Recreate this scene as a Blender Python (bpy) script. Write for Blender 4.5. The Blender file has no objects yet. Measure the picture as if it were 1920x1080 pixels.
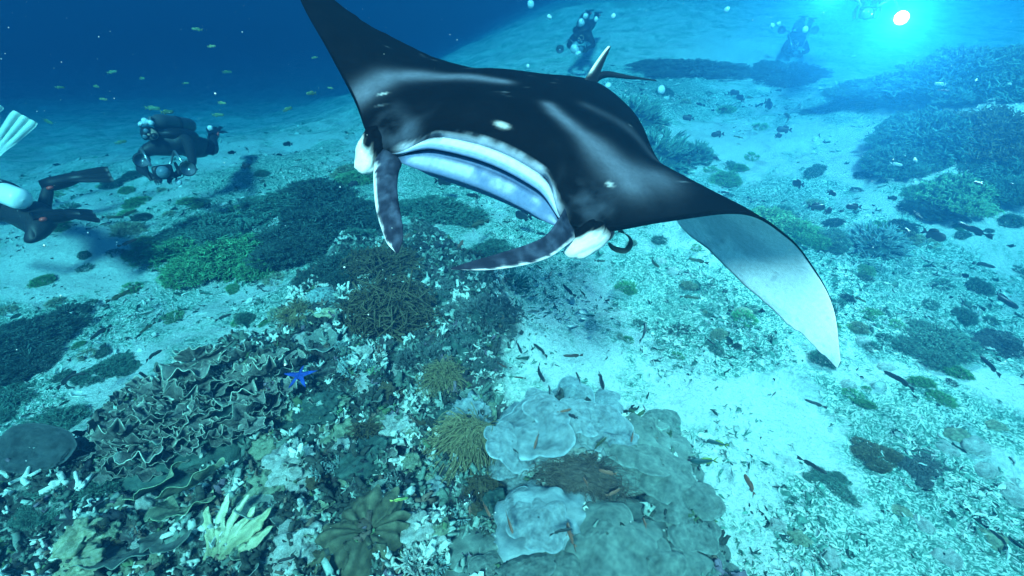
import bpy, math, random
import numpy as np
from mathutils import Vector

# ------------------------------------------------------------------ camera, light, exposure
scene = bpy.context.scene
COL = scene.collection
CAMZ, PITCH = 2.6, math.radians(30.0)
SP, CP = math.sin(PITCH), math.cos(PITCH)
cam_data = bpy.data.cameras.new("camera")
cam = bpy.data.objects.new("camera", cam_data)
COL.objects.link(cam)
cam.location = (0, 0, CAMZ)
cam.rotation_euler = (math.radians(90) - PITCH, 0, 0)
cam_data.sensor_width = 36.0
cam_data.lens = 18.0
cam_data.clip_start = 0.05
cam_data.clip_end = 500.0
scene.camera = cam

SUN_EL, SUN_AZ = math.radians(44), math.radians(190)   # azimuth measured clockwise from +Y (north)
world = bpy.data.worlds.new("World")
scene.world = world
world.use_nodes = True
wn, wl = world.node_tree.nodes, world.node_tree.links
wn.clear()
w_out = wn.new("ShaderNodeOutputWorld")
w_bg = wn.new("ShaderNodeBackground")
w_sky = wn.new("ShaderNodeTexSky")
w_sky.sky_type = 'NISHITA'
w_sky.sun_disc = False
w_sky.sun_elevation = SUN_EL
w_sky.sun_rotation = SUN_AZ
w_bg.inputs['Strength'].default_value = 0.07
w_tint = wn.new("ShaderNodeMix"); w_tint.data_type = 'RGBA'; w_tint.blend_type = 'MULTIPLY'
w_tint.inputs[0].default_value = 1.0
w_tint.inputs[7].default_value = (0.50, 0.96, 1.0, 1)      # skylight after the same ten metres of water
wl.new(w_sky.outputs[0], w_tint.inputs[6])
wl.new(w_tint.outputs[2], w_bg.inputs[0])
wl.new(w_bg.outputs[0], w_out.inputs[0])

sun_data = bpy.data.lights.new("sun", 'SUN')
sun_data.energy = 5.0
sun_data.angle = math.radians(9)
sun_data.color = (0.98, 1.0, 0.86)          # daylight after ten metres of sea water
sun = bpy.data.objects.new("sun", sun_data)
COL.objects.link(sun)
sd = Vector((math.sin(SUN_AZ) * math.cos(SUN_EL), math.cos(SUN_AZ) * math.cos(SUN_EL), math.sin(SUN_EL)))
sun.rotation_euler = sd.to_track_quat('Z', 'Y').to_euler()
sun.location = sd * 20

vs = scene.view_settings
vs.view_transform = 'Standard'
vs.look = 'None'
vs.exposure = 2.0
vs.gamma = 1.0
vs.use_curve_mapping = False
scene.render.engine = 'CYCLES'
scene.cycles.use_denoising = True
scene.cycles.max_bounces = 5
scene.cycles.diffuse_bounces = 3
scene.cycles.glossy_bounces = 2
scene.cycles.volume_bounces = 1
scene.cycles.transparent_max_bounces = 6
scene.cycles.caustics_reflective = False
scene.cycles.caustics_refractive = False

rng = np.random.default_rng(7)
random.seed(7)

# ------------------------------------------------------------------ helpers: noise
def _hash(ix, iy, iz, seed):
    h = (ix.astype(np.uint32) * np.uint32(374761393) + iy.astype(np.uint32) * np.uint32(668265263)
         + iz.astype(np.uint32) * np.uint32(2246822519) + np.uint32((seed * 3266489917) & 0xffffffff))
    h ^= h >> np.uint32(15); h *= np.uint32(2246822519)
    h ^= h >> np.uint32(13); h *= np.uint32(3266489917)
    h ^= h >> np.uint32(16)
    return h.astype(np.float64) / 4294967295.0

def vnoise(x, y, z=None, seed=0):
    x = np.asarray(x, float); y = np.asarray(y, float)
    z = np.zeros_like(x) if z is None else np.asarray(z, float)
    x, y, z = np.broadcast_arrays(x, y, z)
    fx, fy, fz = np.floor(x), np.floor(y), np.floor(z)
    ix, iy, iz = fx.astype(np.int64), fy.astype(np.int64), fz.astype(np.int64)
    u, v, w = x - fx, y - fy, z - fz
    u = u * u * u * (u * (u * 6 - 15) + 10); v = v * v * v * (v * (v * 6 - 15) + 10); w = w * w * w * (w * (w * 6 - 15) + 10)
    flat = not np.any(w)
    def lay(k):
        a = _hash(ix, iy, iz + k, seed); b = _hash(ix + 1, iy, iz + k, seed)
        c = _hash(ix, iy + 1, iz + k, seed); d = _hash(ix + 1, iy + 1, iz + k, seed)
        return (a * (1 - u) + b * u) * (1 - v) + (c * (1 - u) + d * u) * v
    r = lay(0)
    if not flat:
        r = r * (1 - w) + lay(1) * w
    return r * 2 - 1

def fbm(x, y, z=None, octv=4, seed=0, gain=0.5):
    s, a, t = 0.0, 1.0, 0.0
    for i in range(octv):
        k = 2.03 ** i
        s = s + a * vnoise(np.asarray(x) * k + 17.3 * i, np.asarray(y) * k - 9.1 * i, None if z is None else np.asarray(z) * k, seed + i)
        t += a; a *= gain
    return s / t

def worley(x, y, seed=0):
    ix, iy = np.floor(x).astype(np.int64), np.floor(y).astype(np.int64)
    best = np.full(np.shape(x), 9.0)
    for dx in (-1, 0, 1):
        for dy in (-1, 0, 1):
            cx, cy = ix + dx, iy + dy
            px_ = cx + _hash(cx, cy, cx * 0, seed); py_ = cy + _hash(cx, cy, cx * 0 + 7, seed)
            best = np.minimum(best, (px_ - x) ** 2 + (py_ - y) ** 2)
    return np.sqrt(best)

def sstep(a, b, x):
    t = np.clip((np.asarray(x, float) - a) / (b - a), 0, 1)
    return t * t * (3 - 2 * t)

# ------------------------------------------------------------------ helpers: places seen in the view, as world points
def ray(px, py):
    tx, ty = (px - 960) / 960.0, (540 - py) / 960.0
    return np.array([tx, ty * SP + CP, ty * CP - SP])

def P(px, py, d):
    return np.array([0, 0, CAMZ]) + ray(px, py) * d

def flat(px, py, z=0.0):
    r = ray(px, py); t = (z - CAMZ) / r[2]
    return (r[0] * t, r[1] * t)

def poly_sdf(x, y, pts):
    """signed distance (negative inside) to a polygon"""
    x = np.asarray(x, float); y = np.asarray(y, float)
    d = np.full(x.shape, 1e9); inside = np.zeros(x.shape, bool)
    n = len(pts)
    for i in range(n):
        ax, ay = pts[i]; bx, by = pts[(i + 1) % n]
        ex, ey = bx - ax, by - ay
        t = np.clip(((x - ax) * ex + (y - ay) * ey) / (ex * ex + ey * ey + 1e-12), 0, 1)
        d = np.minimum(d, (x - ax - t * ex) ** 2 + (y - ay - t * ey) ** 2)
        c = ((ay > y) != (by > y)) & (x < (bx - ax) * (y - ay) / (by - ay + 1e-12) + ax)
        inside ^= c
    d = np.sqrt(d)
    return np.where(inside, -d, d)

REEF = [flat(*p) for p in [(-300, 1010), (120, 850), (330, 715), (520, 645), (560, 560), (640, 470), (800, 450), (950, 540),
                           (965, 680), (925, 770), (1020, 760), (1190, 790), (1300, 900), (1360, 1080), (1380, 1500), (-500, 1500)]]
TURF = [  # (centre px, radius m, weight): algae turf and rubble fields
    ((60, 600), 0.6, .8), ((390, 440), 0.9, .9), ((610, 400), 1.1, 1.0), ((520, 340), 1.0, .7), ((1300, 580), 0.75, .95), ((1230, 520), .5, .7),
    ((1750, 600), 0.9, .75), ((1650, 800), 0.45, .8), ((1800, 760), .5, .6), ((1560, 960), 0.35, .55), ((1800, 980), .6, .6), ((1700, 540), .8, .8),
    ((1230, 260), 1.2, 1.0), ((1600, 330), 1.0, .7), ((850, 350), 1.0, .8), ((1000, 480), .6, .6), ((200, 600), .5, .5), ((1480, 460), .7, .9),
    ((30, 760), .4, .6), ((560, 560), .5, .7), ((1400, 660), .4, .6), ((1450, 90), 2.5, .8), ((1650, 90), 3, .6), ((1200, 120), 3, .7)]
TURF = [(flat(*c), r, w) for c, r, w in TURF]

def reef_mask(x, y):
    s = poly_sdf(x, y, REEF) + 0.16 * fbm(x * 2.2, y * 2.2, None, 3, 3)
    return 1 - sstep(-0.12, 0.10, s)

def turf_mask(x, y):
    m = np.zeros(np.shape(x)); wob = 0.35 * fbm(x * 1.6, y * 1.6, None, 3, 11)
    for (cx, cy), r, w in TURF:
        k = 1.0 if cy < 5 else 0.62
        q = np.sqrt((x - cx) ** 2 + ((y - cy) * k) ** 2) / r
        m = np.maximum(m, w * (1 - sstep(0.35, 1.25, q + wob)))
    return m

CLEAR = [(flat(*c), r) for c, r in [((130, 510), 1.0), ((190, 690), .35), ((60, 420), .6), ((1370, 215), 1.3), ((1450, 770), .55), ((1330, 740), .4), ((1640, 385), 1.1), ((1330, 330), .8), ((1010, 660), .4),
         ((420, 300), .7), ((560, 285), .6), ((500, 540), .3), ((1850, 720), .4), ((1390, 900), .3), ((1880, 440), .9)]]
def clear_mask(x, y):
    m = np.zeros(np.shape(x)); wob = 0.45 * fbm(x * 2.0, y * 2.0, None, 3, 15)
    for (cx, cy), r in CLEAR:
        k = 1.0 if cy < 5 else 0.6
        m = np.maximum(m, 1 - sstep(0.3, 1.2, np.sqrt((x - cx) ** 2 + ((y - cy) * k) ** 2) / r + wob))
    return m

def H(x, y):
    x = np.asarray(x, float); y = np.asarray(y, float)
    side = sstep(-9.0, 4.5, x)
    h = side * 0.15 * np.clip(y - 4.2, 0, 16) - (1 - side) * 0.10 * np.clip(y - 8.0, 0, 20)
    h = h + 1.35 * np.exp(-(((x - 7.0) / 2.0) ** 2 + ((y - 7.6) / 1.9) ** 2))
    h = h + 0.35 * np.exp(-(((x - 5.0) / .9) ** 2 + ((y - 5.9) / .8) ** 2))
    h = h + 0.16 * fbm(x * 0.55, y * 0.55, None, 3, 21) + 0.05 * fbm(x * 2.1, y * 2.1, None, 3, 31)
    m = reef_mask(x, y)
    t = turf_mask(x, y)
    b = 1 - np.abs(fbm(x * 2.6, y * 2.6, None, 4, 41))
    h = h + m * (0.14 + 0.24 * (b - 0.75) + 0.09 * (0.55 - worley(x * 6.5, y * 6.5, 5)) + 0.05 * (0.5 - worley(x * 15, y * 15, 6)))
    near = 1 - sstep(9, 16, np.hypot(x, y))
    h = h + t * (1 - m) * (0.03 + near * (0.05 * (0.55 - worley(x * 8, y * 8, 8)) + 0.03 * fbm(x * 14, y * 14, None, 2, 51)))
    h = h + (1 - m) * near * 0.012 * fbm(x * 9, y * 9, None, 3, 61)
    return h

_T = np.concatenate([np.linspace(1.2, 9, 300), np.linspace(9.05, 60, 250)])
def G(px, py, lift=0.0):
    """the point of the seabed seen at a place in the view"""
    r = ray(px, py)
    z = CAMZ + r[2] * _T
    hit = np.nonzero(z <= H(r[0] * _T, r[1] * _T) + lift)[0]
    t = 40.0
    if len(hit):
        i = max(1, hit[0]); tf = np.linspace(_T[i - 1], _T[i], 24)
        h2 = np.nonzero(CAMZ + r[2] * tf <= H(r[0] * tf, r[1] * tf) + lift)[0]
        t = tf[h2[0]] if len(h2) else _T[i]
    p = np.array([0, 0, CAMZ]) + r * t
    return p
def gz(x, y):
    return float(H(np.array([x]), np.array([y]))[0])
def depth_at(px, py):
    p = G(px, py)
    return (p[1] * CP - (p[2] - CAMZ) * SP)

# ------------------------------------------------------------------ helpers: meshes
def mesh(name, V, F, cols=None, smooth=True):
    me = bpy.data.meshes.new(name)
    V = np.asarray(V, float).reshape(-1, 3)
    if isinstance(F, np.ndarray) and F.ndim == 2:
        nf, k = F.shape
        me.vertices.add(len(V)); me.vertices.foreach_set('co', V.astype(np.float32).ravel())
        me.loops.add(nf * k); me.loops.foreach_set('vertex_index', F.astype(np.int32).ravel())
        me.polygons.add(nf); me.polygons.foreach_set('loop_start', (np.arange(nf) * k).astype(np.int32))
        me.polygons.foreach_set('loop_total', np.full(nf, k, np.int32))
        me.update(calc_edges=True)
    else:
        me.from_pydata(V.tolist(), [], [tuple(int(i) for i in f) for f in F])
    if cols is not None:
        c = np.ones((len(V), 4), np.float32); c[:, :cols.shape[1]] = cols
        at = me.attributes.new("Col", 'FLOAT_COLOR', 'POINT'); at.data.foreach_set('color', c.ravel())
    if smooth:
        me.polygons.foreach_set('use_smooth', np.ones(len(me.polygons), bool))
    me.update()
    return me

def link(name, me, mat=None, parent=None, loc=None, rot=None, scale=None):
    o = bpy.data.objects.new(name, me)
    COL.objects.link(o)
    if mat is not None and me is not None:
        if not me.materials: me.materials.append(mat)
        elif me.materials[0] != mat:
            o.material_slots[0].link = 'OBJECT'; o.material_slots[0].material = mat
    if parent is not None: o.parent = parent
    if loc is not None: o.location = [float(v) for v in loc]
    if rot is not None: o.rotation_euler = rot
    if scale is not None: o.scale = (scale,) * 3 if np.isscalar(scale) else scale
    return o

def tag(o, label=None, cat=None, group=None, kind=None):
    if label: o['label'] = label
    if cat: o['category'] = cat
    if group: o['group'] = group
    if kind: o['kind'] = kind
    return o

def empty(name, loc, label, cat, group=None, rot=(0, 0, 0)):
    o = bpy.data.objects.new(name, None); COL.objects.link(o)
    o.empty_display_size = 0.1
    o.location = [float(v) for v in loc]; o.rotation_euler = rot
    return tag(o, label, cat, group)

class MB:
    """collects pieces of geometry for one mesh"""
    def __init__(s): s.V, s.F, s.C, s.n = [], [], [], 0
    def add(s, V, F, col=(1, 1, 1)):
        V = np.asarray(V, float).reshape(-1, 3)
        s.V.append(V); s.F += [tuple(int(i) + s.n for i in f) for f in F]
        c = np.asarray(col, float)
        s.C.append(np.tile(c, (len(V), 1)) if c.ndim == 1 else c)
        s.n += len(V); return s
    def mesh(s, name, smooth=True): return mesh(name, np.concatenate(s.V), s.F, np.concatenate(s.C), smooth)

def grid_faces(m, n, closed=False, flip=False):
    i, j = np.meshgrid(np.arange(m - 1), np.arange(n if closed else n - 1), indexing='ij')
    a = i * n + j; b = i * n + (j + 1) % n; c = (i + 1) * n + (j + 1) % n; d = (i + 1) * n + j
    F = np.stack([a, b, c, d], -1).reshape(-1, 4)
    return F[:, ::-1] if flip else F

def solid_grid(Pt, thick, closed=False):
    """a sheet of points (m, n, 3) given real thickness; returns V, F and rim weights are left to the caller"""
    m, n, _ = Pt.shape
    du = np.gradient(Pt, axis=0)
    dv = (np.roll(Pt, -1, 1) - np.roll(Pt, 1, 1)) if closed else np.gradient(Pt, axis=1)
    N = np.cross(du, dv); N /= np.linalg.norm(N, axis=-1, keepdims=True) + 1e-9
    th = thick if np.ndim(thick) == 0 else np.asarray(thick)[..., None]
    B = Pt - N * th
    V = np.concatenate([Pt.reshape(-1, 3), B.reshape(-1, 3)])
    top = grid_faces(m, n, closed); bot = grid_faces(m, n, closed, True) + m * n
    F = [top, bot]
    k = m * n
    js = np.arange(n if closed else n - 1); j2 = (js + 1) % n
    e = (m - 1) * n
    F.append(np.stack([e + js, e + j2, e + j2 + k, e + js + k], -1)[:, ::-1])
    F.append(np.stack([js, j2, j2 + k, js + k], -1))
    if not closed:
        iz_ = np.arange(m - 1)
        F.append(np.stack([iz_ * n, (iz_ + 1) * n, (iz_ + 1) * n + k, iz_ * n + k], -1)[:, ::-1])
        F.append(np.stack([iz_ * n + n - 1, (iz_ + 1) * n + n - 1, (iz_ + 1) * n + n - 1 + k, iz_ * n + n - 1 + k], -1))
    return V, np.concatenate(F)

def tubes(paths, radii, sides=5, cap=True):
    """paths (N,S,3), radii (N,S): N tapered tubes as one V, F(quads)"""
    paths = np.asarray(paths, float); radii = np.asarray(radii, float)
    N, S, _ = paths.shape
    t = np.gradient(paths, axis=1); t /= np.linalg.norm(t, axis=-1, keepdims=True) + 1e-9
    ref = np.where(np.abs(t[..., 2:3]) > 0.9, np.array([1.0, 0, 0]), np.array([0, 0, 1.0]))
    ref = np.broadcast_to(ref[:, :1], t.shape)
    a = np.cross(t, ref); a /= np.linalg.norm(a, axis=-1, keepdims=True) + 1e-9
    b = np.cross(t, a)
    ang = np.arange(sides) * 2 * np.pi / sides
    V = paths[:, :, None] + radii[:, :, None, None] * (a[:, :, None] * np.cos(ang)[:, None] + b[:, :, None] * np.sin(ang)[:, None])
    base = grid_faces(S, sides, True)
    F = (base[None] + (np.arange(N) * S * sides)[:, None, None]).reshape(-1, 4)
    return V.reshape(-1, 3), F

def tube(path, radii, sides=8):
    """one capped tube"""
    V, F = tubes([path], [radii], sides)
    S = len(path); F = [tuple(f) for f in F]
    F.append(tuple(range(sides))); F.append(tuple(range((S - 1) * sides, S * sides))[::-1])
    return V, F

def ball(n=10, m=14):
    th = np.linspace(0, np.pi, n)[:, None]; ph = (np.arange(m) * 2 * np.pi / m)[None]
    Pn = np.stack([np.sin(th) * np.cos(ph), np.sin(th) * np.sin(ph), np.cos(th) + 0 * ph], -1)
    return Pn, grid_faces(n, m, True, True)

def box(cx, cy, cz, sx, sy, sz, bev=0.12):
    """box with chamfered vertical silhouette: two inset end rings"""
    V, F = [], []
    for (k, s) in ((-.5, 1 - bev), (-.5 + bev * .5, 1), (.5 - bev * .5, 1), (.5, 1 - bev)):
        for (x, y) in ((-1, -1 + bev), (-1 + bev, -1), (1 - bev, -1), (1, -1 + bev), (1, 1 - bev), (1 - bev, 1), (-1 + bev, 1), (-1, 1 - bev)):
            V.append((cx + x * s * sx / 2, cy + y * s * sy / 2, cz + k * sz))
    F = [tuple(f) for f in grid_faces(4, 8, True)]
    F.append(tuple(range(8))[::-1]); F.append(tuple(range(24, 32)))
    return np.array(V), F

# ------------------------------------------------------------------ helpers: materials
def new_mat(name):
    m = bpy.data.materials.new(name); m.use_nodes = True
    nt = m.node_tree; nt.nodes.clear()
    out = nt.nodes.new('ShaderNodeOutputMaterial'); b = nt.nodes.new('ShaderNodeBsdfPrincipled')
    nt.links.new(b.outputs[0], out.inputs[0])
    return m, nt, b
def mixc(nt, fac, a, b, mode='MIX'):
    n = nt.nodes.new('ShaderNodeMix'); n.data_type = 'RGBA'; n.blend_type = mode
    for s, v in ((0, fac), (6, a), (7, b)):
        if hasattr(v, 'links') or hasattr(v, 'is_linked'): nt.links.new(v, n.inputs[s])
        elif s == 0: n.inputs[0].default_value = v
        else: n.inputs[s].default_value = (*v, 1) if len(v) == 3 else v
    return n.outputs[2]
def math_n(nt, op, a, b=0.0, clamp=False):
    n = nt.nodes.new('ShaderNodeMath'); n.operation = op; n.use_clamp = clamp
    for i, v in enumerate((a, b)):
        if hasattr(v, 'is_linked'): nt.links.new(v, n.inputs[i])
        else: n.inputs[i].default_value = v
    return n.outputs[0]
def noise_n(nt, co, scale, detail=4, rough=0.55, dist=0.0):
    n = nt.nodes.new('ShaderNodeTexNoise'); n.inputs['Scale'].default_value = scale
    n.inputs['Detail'].default_value = detail; n.inputs['Roughness'].default_value = rough; n.inputs['Distortion'].default_value = dist
    nt.links.new(co, n.inputs['Vector']); return n.outputs['Fac']
def ramp_n(nt, fac, stops):
    n = nt.nodes.new('ShaderNodeValToRGB'); cr = n.color_ramp
    while len(cr.elements) < len(stops): cr.elements.new(0.5)
    for e, (p, c) in zip(cr.elements, stops):
        e.position = p; e.color = (*c, 1) if len(c) == 3 else (c[0],) * 3 + (1,)
    nt.links.new(fac, n.inputs[0]); return n.outputs[0]
def bump_n(nt, h, strength, dist, b):
    n = nt.nodes.new('ShaderNodeBump'); n.inputs['Strength'].default_value = strength; n.inputs['Distance'].default_value = dist
    nt.links.new(h, n.inputs['Height']); nt.links.new(n.outputs[0], b.inputs['Normal'])

def coral_mat(name, c1, c2, scale=30, bscale=90, bdist=0.006, rough=0.8, col=True, spots=None, world_co=False, spec=0.25):
    """two tones by noise, tinted by the mesh's own colour layer, fine polyp relief"""
    m, nt, b = new_mat(name)
    if world_co:
        co = nt.nodes.new('ShaderNodeNewGeometry').outputs['Position']
    else:
        co = nt.nodes.new('ShaderNodeTexCoord').outputs['Object']
    f = noise_n(nt, co, scale, 5, 0.6)
    f = ramp_n(nt, f, [(0.32, (0, 0, 0)), (0.68, (1, 1, 1))])
    c = mixc(nt, f, c1, c2)
    if spots:
        v = noise_n(nt, co, spots[0], 3, .6)
        c = mixc(nt, ramp_n(nt, v, [(spots[2], (0, 0, 0)), (spots[2] + .08, (1, 1, 1))]), c, spots[1])
    if col:
        a = nt.nodes.new('ShaderNodeAttribute'); a.attribute_name = 'Col'
        c = mixc(nt, 1.0, c, a.outputs['Color'], 'MULTIPLY')
    nt.links.new(c, b.inputs['Base Color'])
    b.inputs['Roughness'].default_value = rough
    b.inputs['Specular IOR Level'].default_value = spec
    h = noise_n(nt, co, bscale, 3, .6)
    bump_n(nt, h, 0.9, bdist, b)
    return m

def plain_mat(name, c, rough=0.5, metal=0.0, var=0.25, scale=25, spec=0.5):
    m, nt, b = new_mat(name)
    co = nt.nodes.new('ShaderNodeTexCoord').outputs['Object']
    f = noise_n(nt, co, scale, 4)
    nt.links.new(mixc(nt, f, tuple(v * (1 - var) for v in c), tuple(min(1, v * (1 + var)) for v in c)), b.inputs['Base Color'])
    b.inputs['Roughness'].default_value = rough; b.inputs['Metallic'].default_value = metal
    b.inputs['Specular IOR Level'].default_value = spec
    bump_n(nt, f, 0.2, 0.004, b)
    return m

def vcol_mat(name, rough=0.5, spec=0.3, scale=40, var=0.3, bdist=0.002):
    m, nt, b = new_mat(name)
    co = nt.nodes.new('ShaderNodeTexCoord').outputs['Object']
    a = nt.nodes.new('ShaderNodeAttribute'); a.attribute_name = 'Col'
    f = noise_n(nt, co, scale, 5, .6)
    g = ramp_n(nt, f, [(0.25, (1 - var,) * 3), (0.75, (1 + var * .4,) * 3)])
    nt.links.new(mixc(nt, 1.0, a.outputs['Color'], g, 'MULTIPLY'), b.inputs['Base Color'])
    b.inputs['Roughness'].default_value = rough; b.inputs['Specular IOR Level'].default_value = spec
    bump_n(nt, f, 0.4, bdist, b)
    return m

# ------------------------------------------------------------------ seabed
def build_seabed():
    na, nr = 580, 690
    th = np.radians(np.linspace(-82, 82, na)); r = 1.6 * np.exp(np.linspace(0, math.log(100 / 1.6), nr))
    R_, T_ = np.meshgrid(r, th, indexing='ij')
    x = R_ * np.sin(T_); y = R_ * np.cos(T_) - 1.6
    z = H(x, y)
    m, t = reef_mask(x, y), turf_mask(x, y)
    col = np.stack([m, t, clear_mask(x, y)], -1).reshape(-1, 3)
    me = mesh("seabed", np.stack([x, y, z], -1), grid_faces(nr, na, False, True), col)
    mt, nt, b = new_mat("seabed_sand")
    co = nt.nodes.new('ShaderNodeNewGeometry').outputs['Position']
    a = nt.nodes.new('ShaderNodeAttribute'); a.attribute_name = 'Col'
    sep = nt.nodes.new('ShaderNodeSeparateColor'); nt.links.new(a.outputs['Color'], sep.inputs[0])
    n_big = noise_n(nt, co, 2.3, 5, .62, .6); n_mid = noise_n(nt, co, 12, 5, .68, 1.2); n_fine = noise_n(nt, co, 46, 4, .65, 1.0)
    n_frag = noise_n(nt, co, 27, 3, .6, 2.2)
    sand = mixc(nt, n_mid, (.52, .54, .49), (.80, .79, .72))
    sand = mixc(nt, ramp_n(nt, n_fine, [(.30, (.8,) * 3), (.52, (0,) * 3)]), sand, (.30, .35, .30))
    turf = ramp_n(nt, n_frag, [(.28, (.025, .075, .062)), (.41, (.08, .20, .155)), (.49, (.20, .36, .28)), (.58, (.58, .68, .58)), (.70, (.82, .82, .74))])
    s = math_n(nt, 'ADD', math_n(nt, 'MULTIPLY', n_big, 1.25), math_n(nt, 'MULTIPLY', n_mid, .65))
    s = math_n(nt, 'ADD', s, math_n(nt, 'MULTIPLY', n_frag, .25))
    s = math_n(nt, 'ADD', s, math_n(nt, 'MULTIPLY', sep.outputs[1], 0.55))
    s = math_n(nt, 'SUBTRACT', s, math_n(nt, 'MULTIPLY', sep.outputs[2], 0.42))
    tf = ramp_n(nt, math_n(nt, 'MULTIPLY', s, .5), [(.485, (0,) * 3), (.60, (1,) * 3)])
    c = mixc(nt, tf, sand, turf)
    # dense turf darkens to algae
    c = mixc(nt, math_n(nt, 'MULTIPLY', ramp_n(nt, sep.outputs[1], [(.62, (0,) * 3), (1.0, (1,) * 3)]), .40), c, ramp_n(nt, n_mid, [(.35, (.02, .06, .05)), (.6, (.11, .21, .15))]))
    n_r = noise_n(nt, co, 22, 6, .7, .6)
    reef = ramp_n(nt, n_r, [(.30, (.008, .011, .012)), (.45, (.035, .04, .034)), (.54, (.09, .13, .105)), (.62, (.28, .34, .29)), (.72, (.66, .68, .60))])
    n_p = noise_n(nt, co, 4.5, 3)
    reef = mixc(nt, ramp_n(nt, n_p, [(.52, (0,) * 3), (.62, (.7,) * 3)]), reef, mixc(nt, n_r, (.02, .02, .03), (.13, .10, .10)))
    c = mixc(nt, sep.outputs[0], c, reef)
    nt.links.new(c, b.inputs['Base Color'])
    b.inputs['Roughness'].default_value = .95; b.inputs['Specular IOR Level'].default_value = .1
    h = math_n(nt, 'ADD', math_n(nt, 'MULTIPLY', n_r, 1.2), math_n(nt, 'MULTIPLY', n_fine, .5))
    bump_n(nt, h, .9, .03, b)
    tag(link("seabed", me, mt), kind='structure')
build_seabed()

# ------------------------------------------------------------------ stuff: coral rubble and reef crust (uncountable)
def scatter(name, pts, templates, sizes, cols, mat, flatten=1.0, tilt=0.6):
    N = len(pts); rs = np.random.default_rng(len(pts))
    Vs, Fs, Cs, off = [], [], [], 0
    pick = rs.integers(0, len(templates), N)
    for k, (tv, tf) in enumerate(templates):
        id_ = np.nonzero(pick == k)[0]
        if not len(id_): continue
        n = len(id_)
        a, bx, by = rs.uniform(0, 6.283, n), rs.normal(0, tilt, n), rs.normal(0, tilt, n)
        def rot(ax, an):
            c, s = np.cos(an), np.sin(an); R = np.zeros((n, 3, 3)); i, j = [(1, 2), (0, 2), (0, 1)][ax]
            R[:, ax, ax] = 1; R[:, i, i] = c; R[:, j, j] = c; R[:, i, j] = -s; R[:, j, i] = s; return R
        R = rot(2, a) @ rot(0, bx) @ rot(1, by)
        v = np.einsum('nij,vj->nvi', R, tv) * sizes[id_][:, None, None]
        v[..., 2] *= flatten
        v += pts[id_][:, None]
        Vs.append(v.reshape(-1, 3))
        Fs.append((tf[None] + (np.arange(n) * len(tv))[:, None, None]).reshape(-1, tf.shape[1]) + off)
        Cs.append(np.repeat(cols[id_], len(tv), 0)); off += n * len(tv)
    o = link(name, mesh(name, np.concatenate(Vs), np.concatenate(Fs), np.concatenate(Cs)), mat)
    return o

def stick_templates():
    """short bent pieces of dead branching coral, some forked"""
    out = []
    for k in range(8):
        rs = np.random.default_rng(k)
        s = np.linspace(-.5, .5, 4); bend = rs.normal(0, .5)
        path = np.stack([s, bend * (s * s - .1) + rs.normal(0, .06, 4), rs.normal(0, .07, 4)], -1)
        rad = np.array([.035, .085, .075, .03]) * rs.uniform(.7, 1.5)
        V, F = tubes([path], [rad], 4)
        if k % 3 == 0:
            p2 = np.stack([np.linspace(0, .35, 3), np.linspace(0, .4, 3), np.linspace(0, .15, 3)], -1)
            V2, F2 = tubes([p2], [np.array([.07, .06, .025])], 4)
            V, F = np.concatenate([V, V2]), np.concatenate([F, F2 + len(V)])
        out.append((V, F))
    return out
def shard_templates():
    """thin curled shards of dead plate coral"""
    out = []
    for k in range(6):
        rs = np.random.default_rng(50 + k)
        u, v = np.meshgrid(np.linspace(-.5, .5, 4), np.linspace(-.35, .35, 3), indexing='ij')
        w = .55 + .45 * np.cos(u * 2.5) + rs.normal(0, .12, u.shape)
        Pt = np.stack([u + rs.normal(0, .06, u.shape), v * w, .5 * (u * u) * rs.normal(.6, .8) + .6 * v * v * rs.normal(.5, .8) + rs.normal(0, .05, u.shape)], -1)
        out.append(solid_grid(Pt, .09))
    return out
def cluster_templates(seed=1, m=5):
    """stubby finger clusters"""
    out = []
    for k in range(8):
        rs = np.random.default_rng(seed * 31 + k)
        d = hemi(rs, m); ln = rs.uniform(.35, .9, (m, 1))
        p = np.stack([d * 0, d * ln * .5 + rs.normal(0, .05, (m, 3)), d * ln + rs.normal(0, .09, (m, 3)), d * ln * 1.06 + rs.normal(0, .09, (m, 3))], 1)
        r = np.array([.20, .17, .14, .03])[None] * rs.uniform(.6, 1.3, (m, 1))
        out.append(tubes(p, r, 4))
    return out
def hemi(rs, n):
    z = rs.uniform(0, 1, n); a = rs.uniform(0, 6.283, n); q = np.sqrt(1 - z * z)
    return np.stack([q * np.cos(a), q * np.sin(a), z], -1)

def fan_points(n, rmin, rmax, spread=50):
    r = np.exp(rng.uniform(math.log(rmin), math.log(rmax), n)); a = np.radians(rng.uniform(-spread, spread, n))
    return r * np.sin(a), r * np.cos(a)

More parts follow.
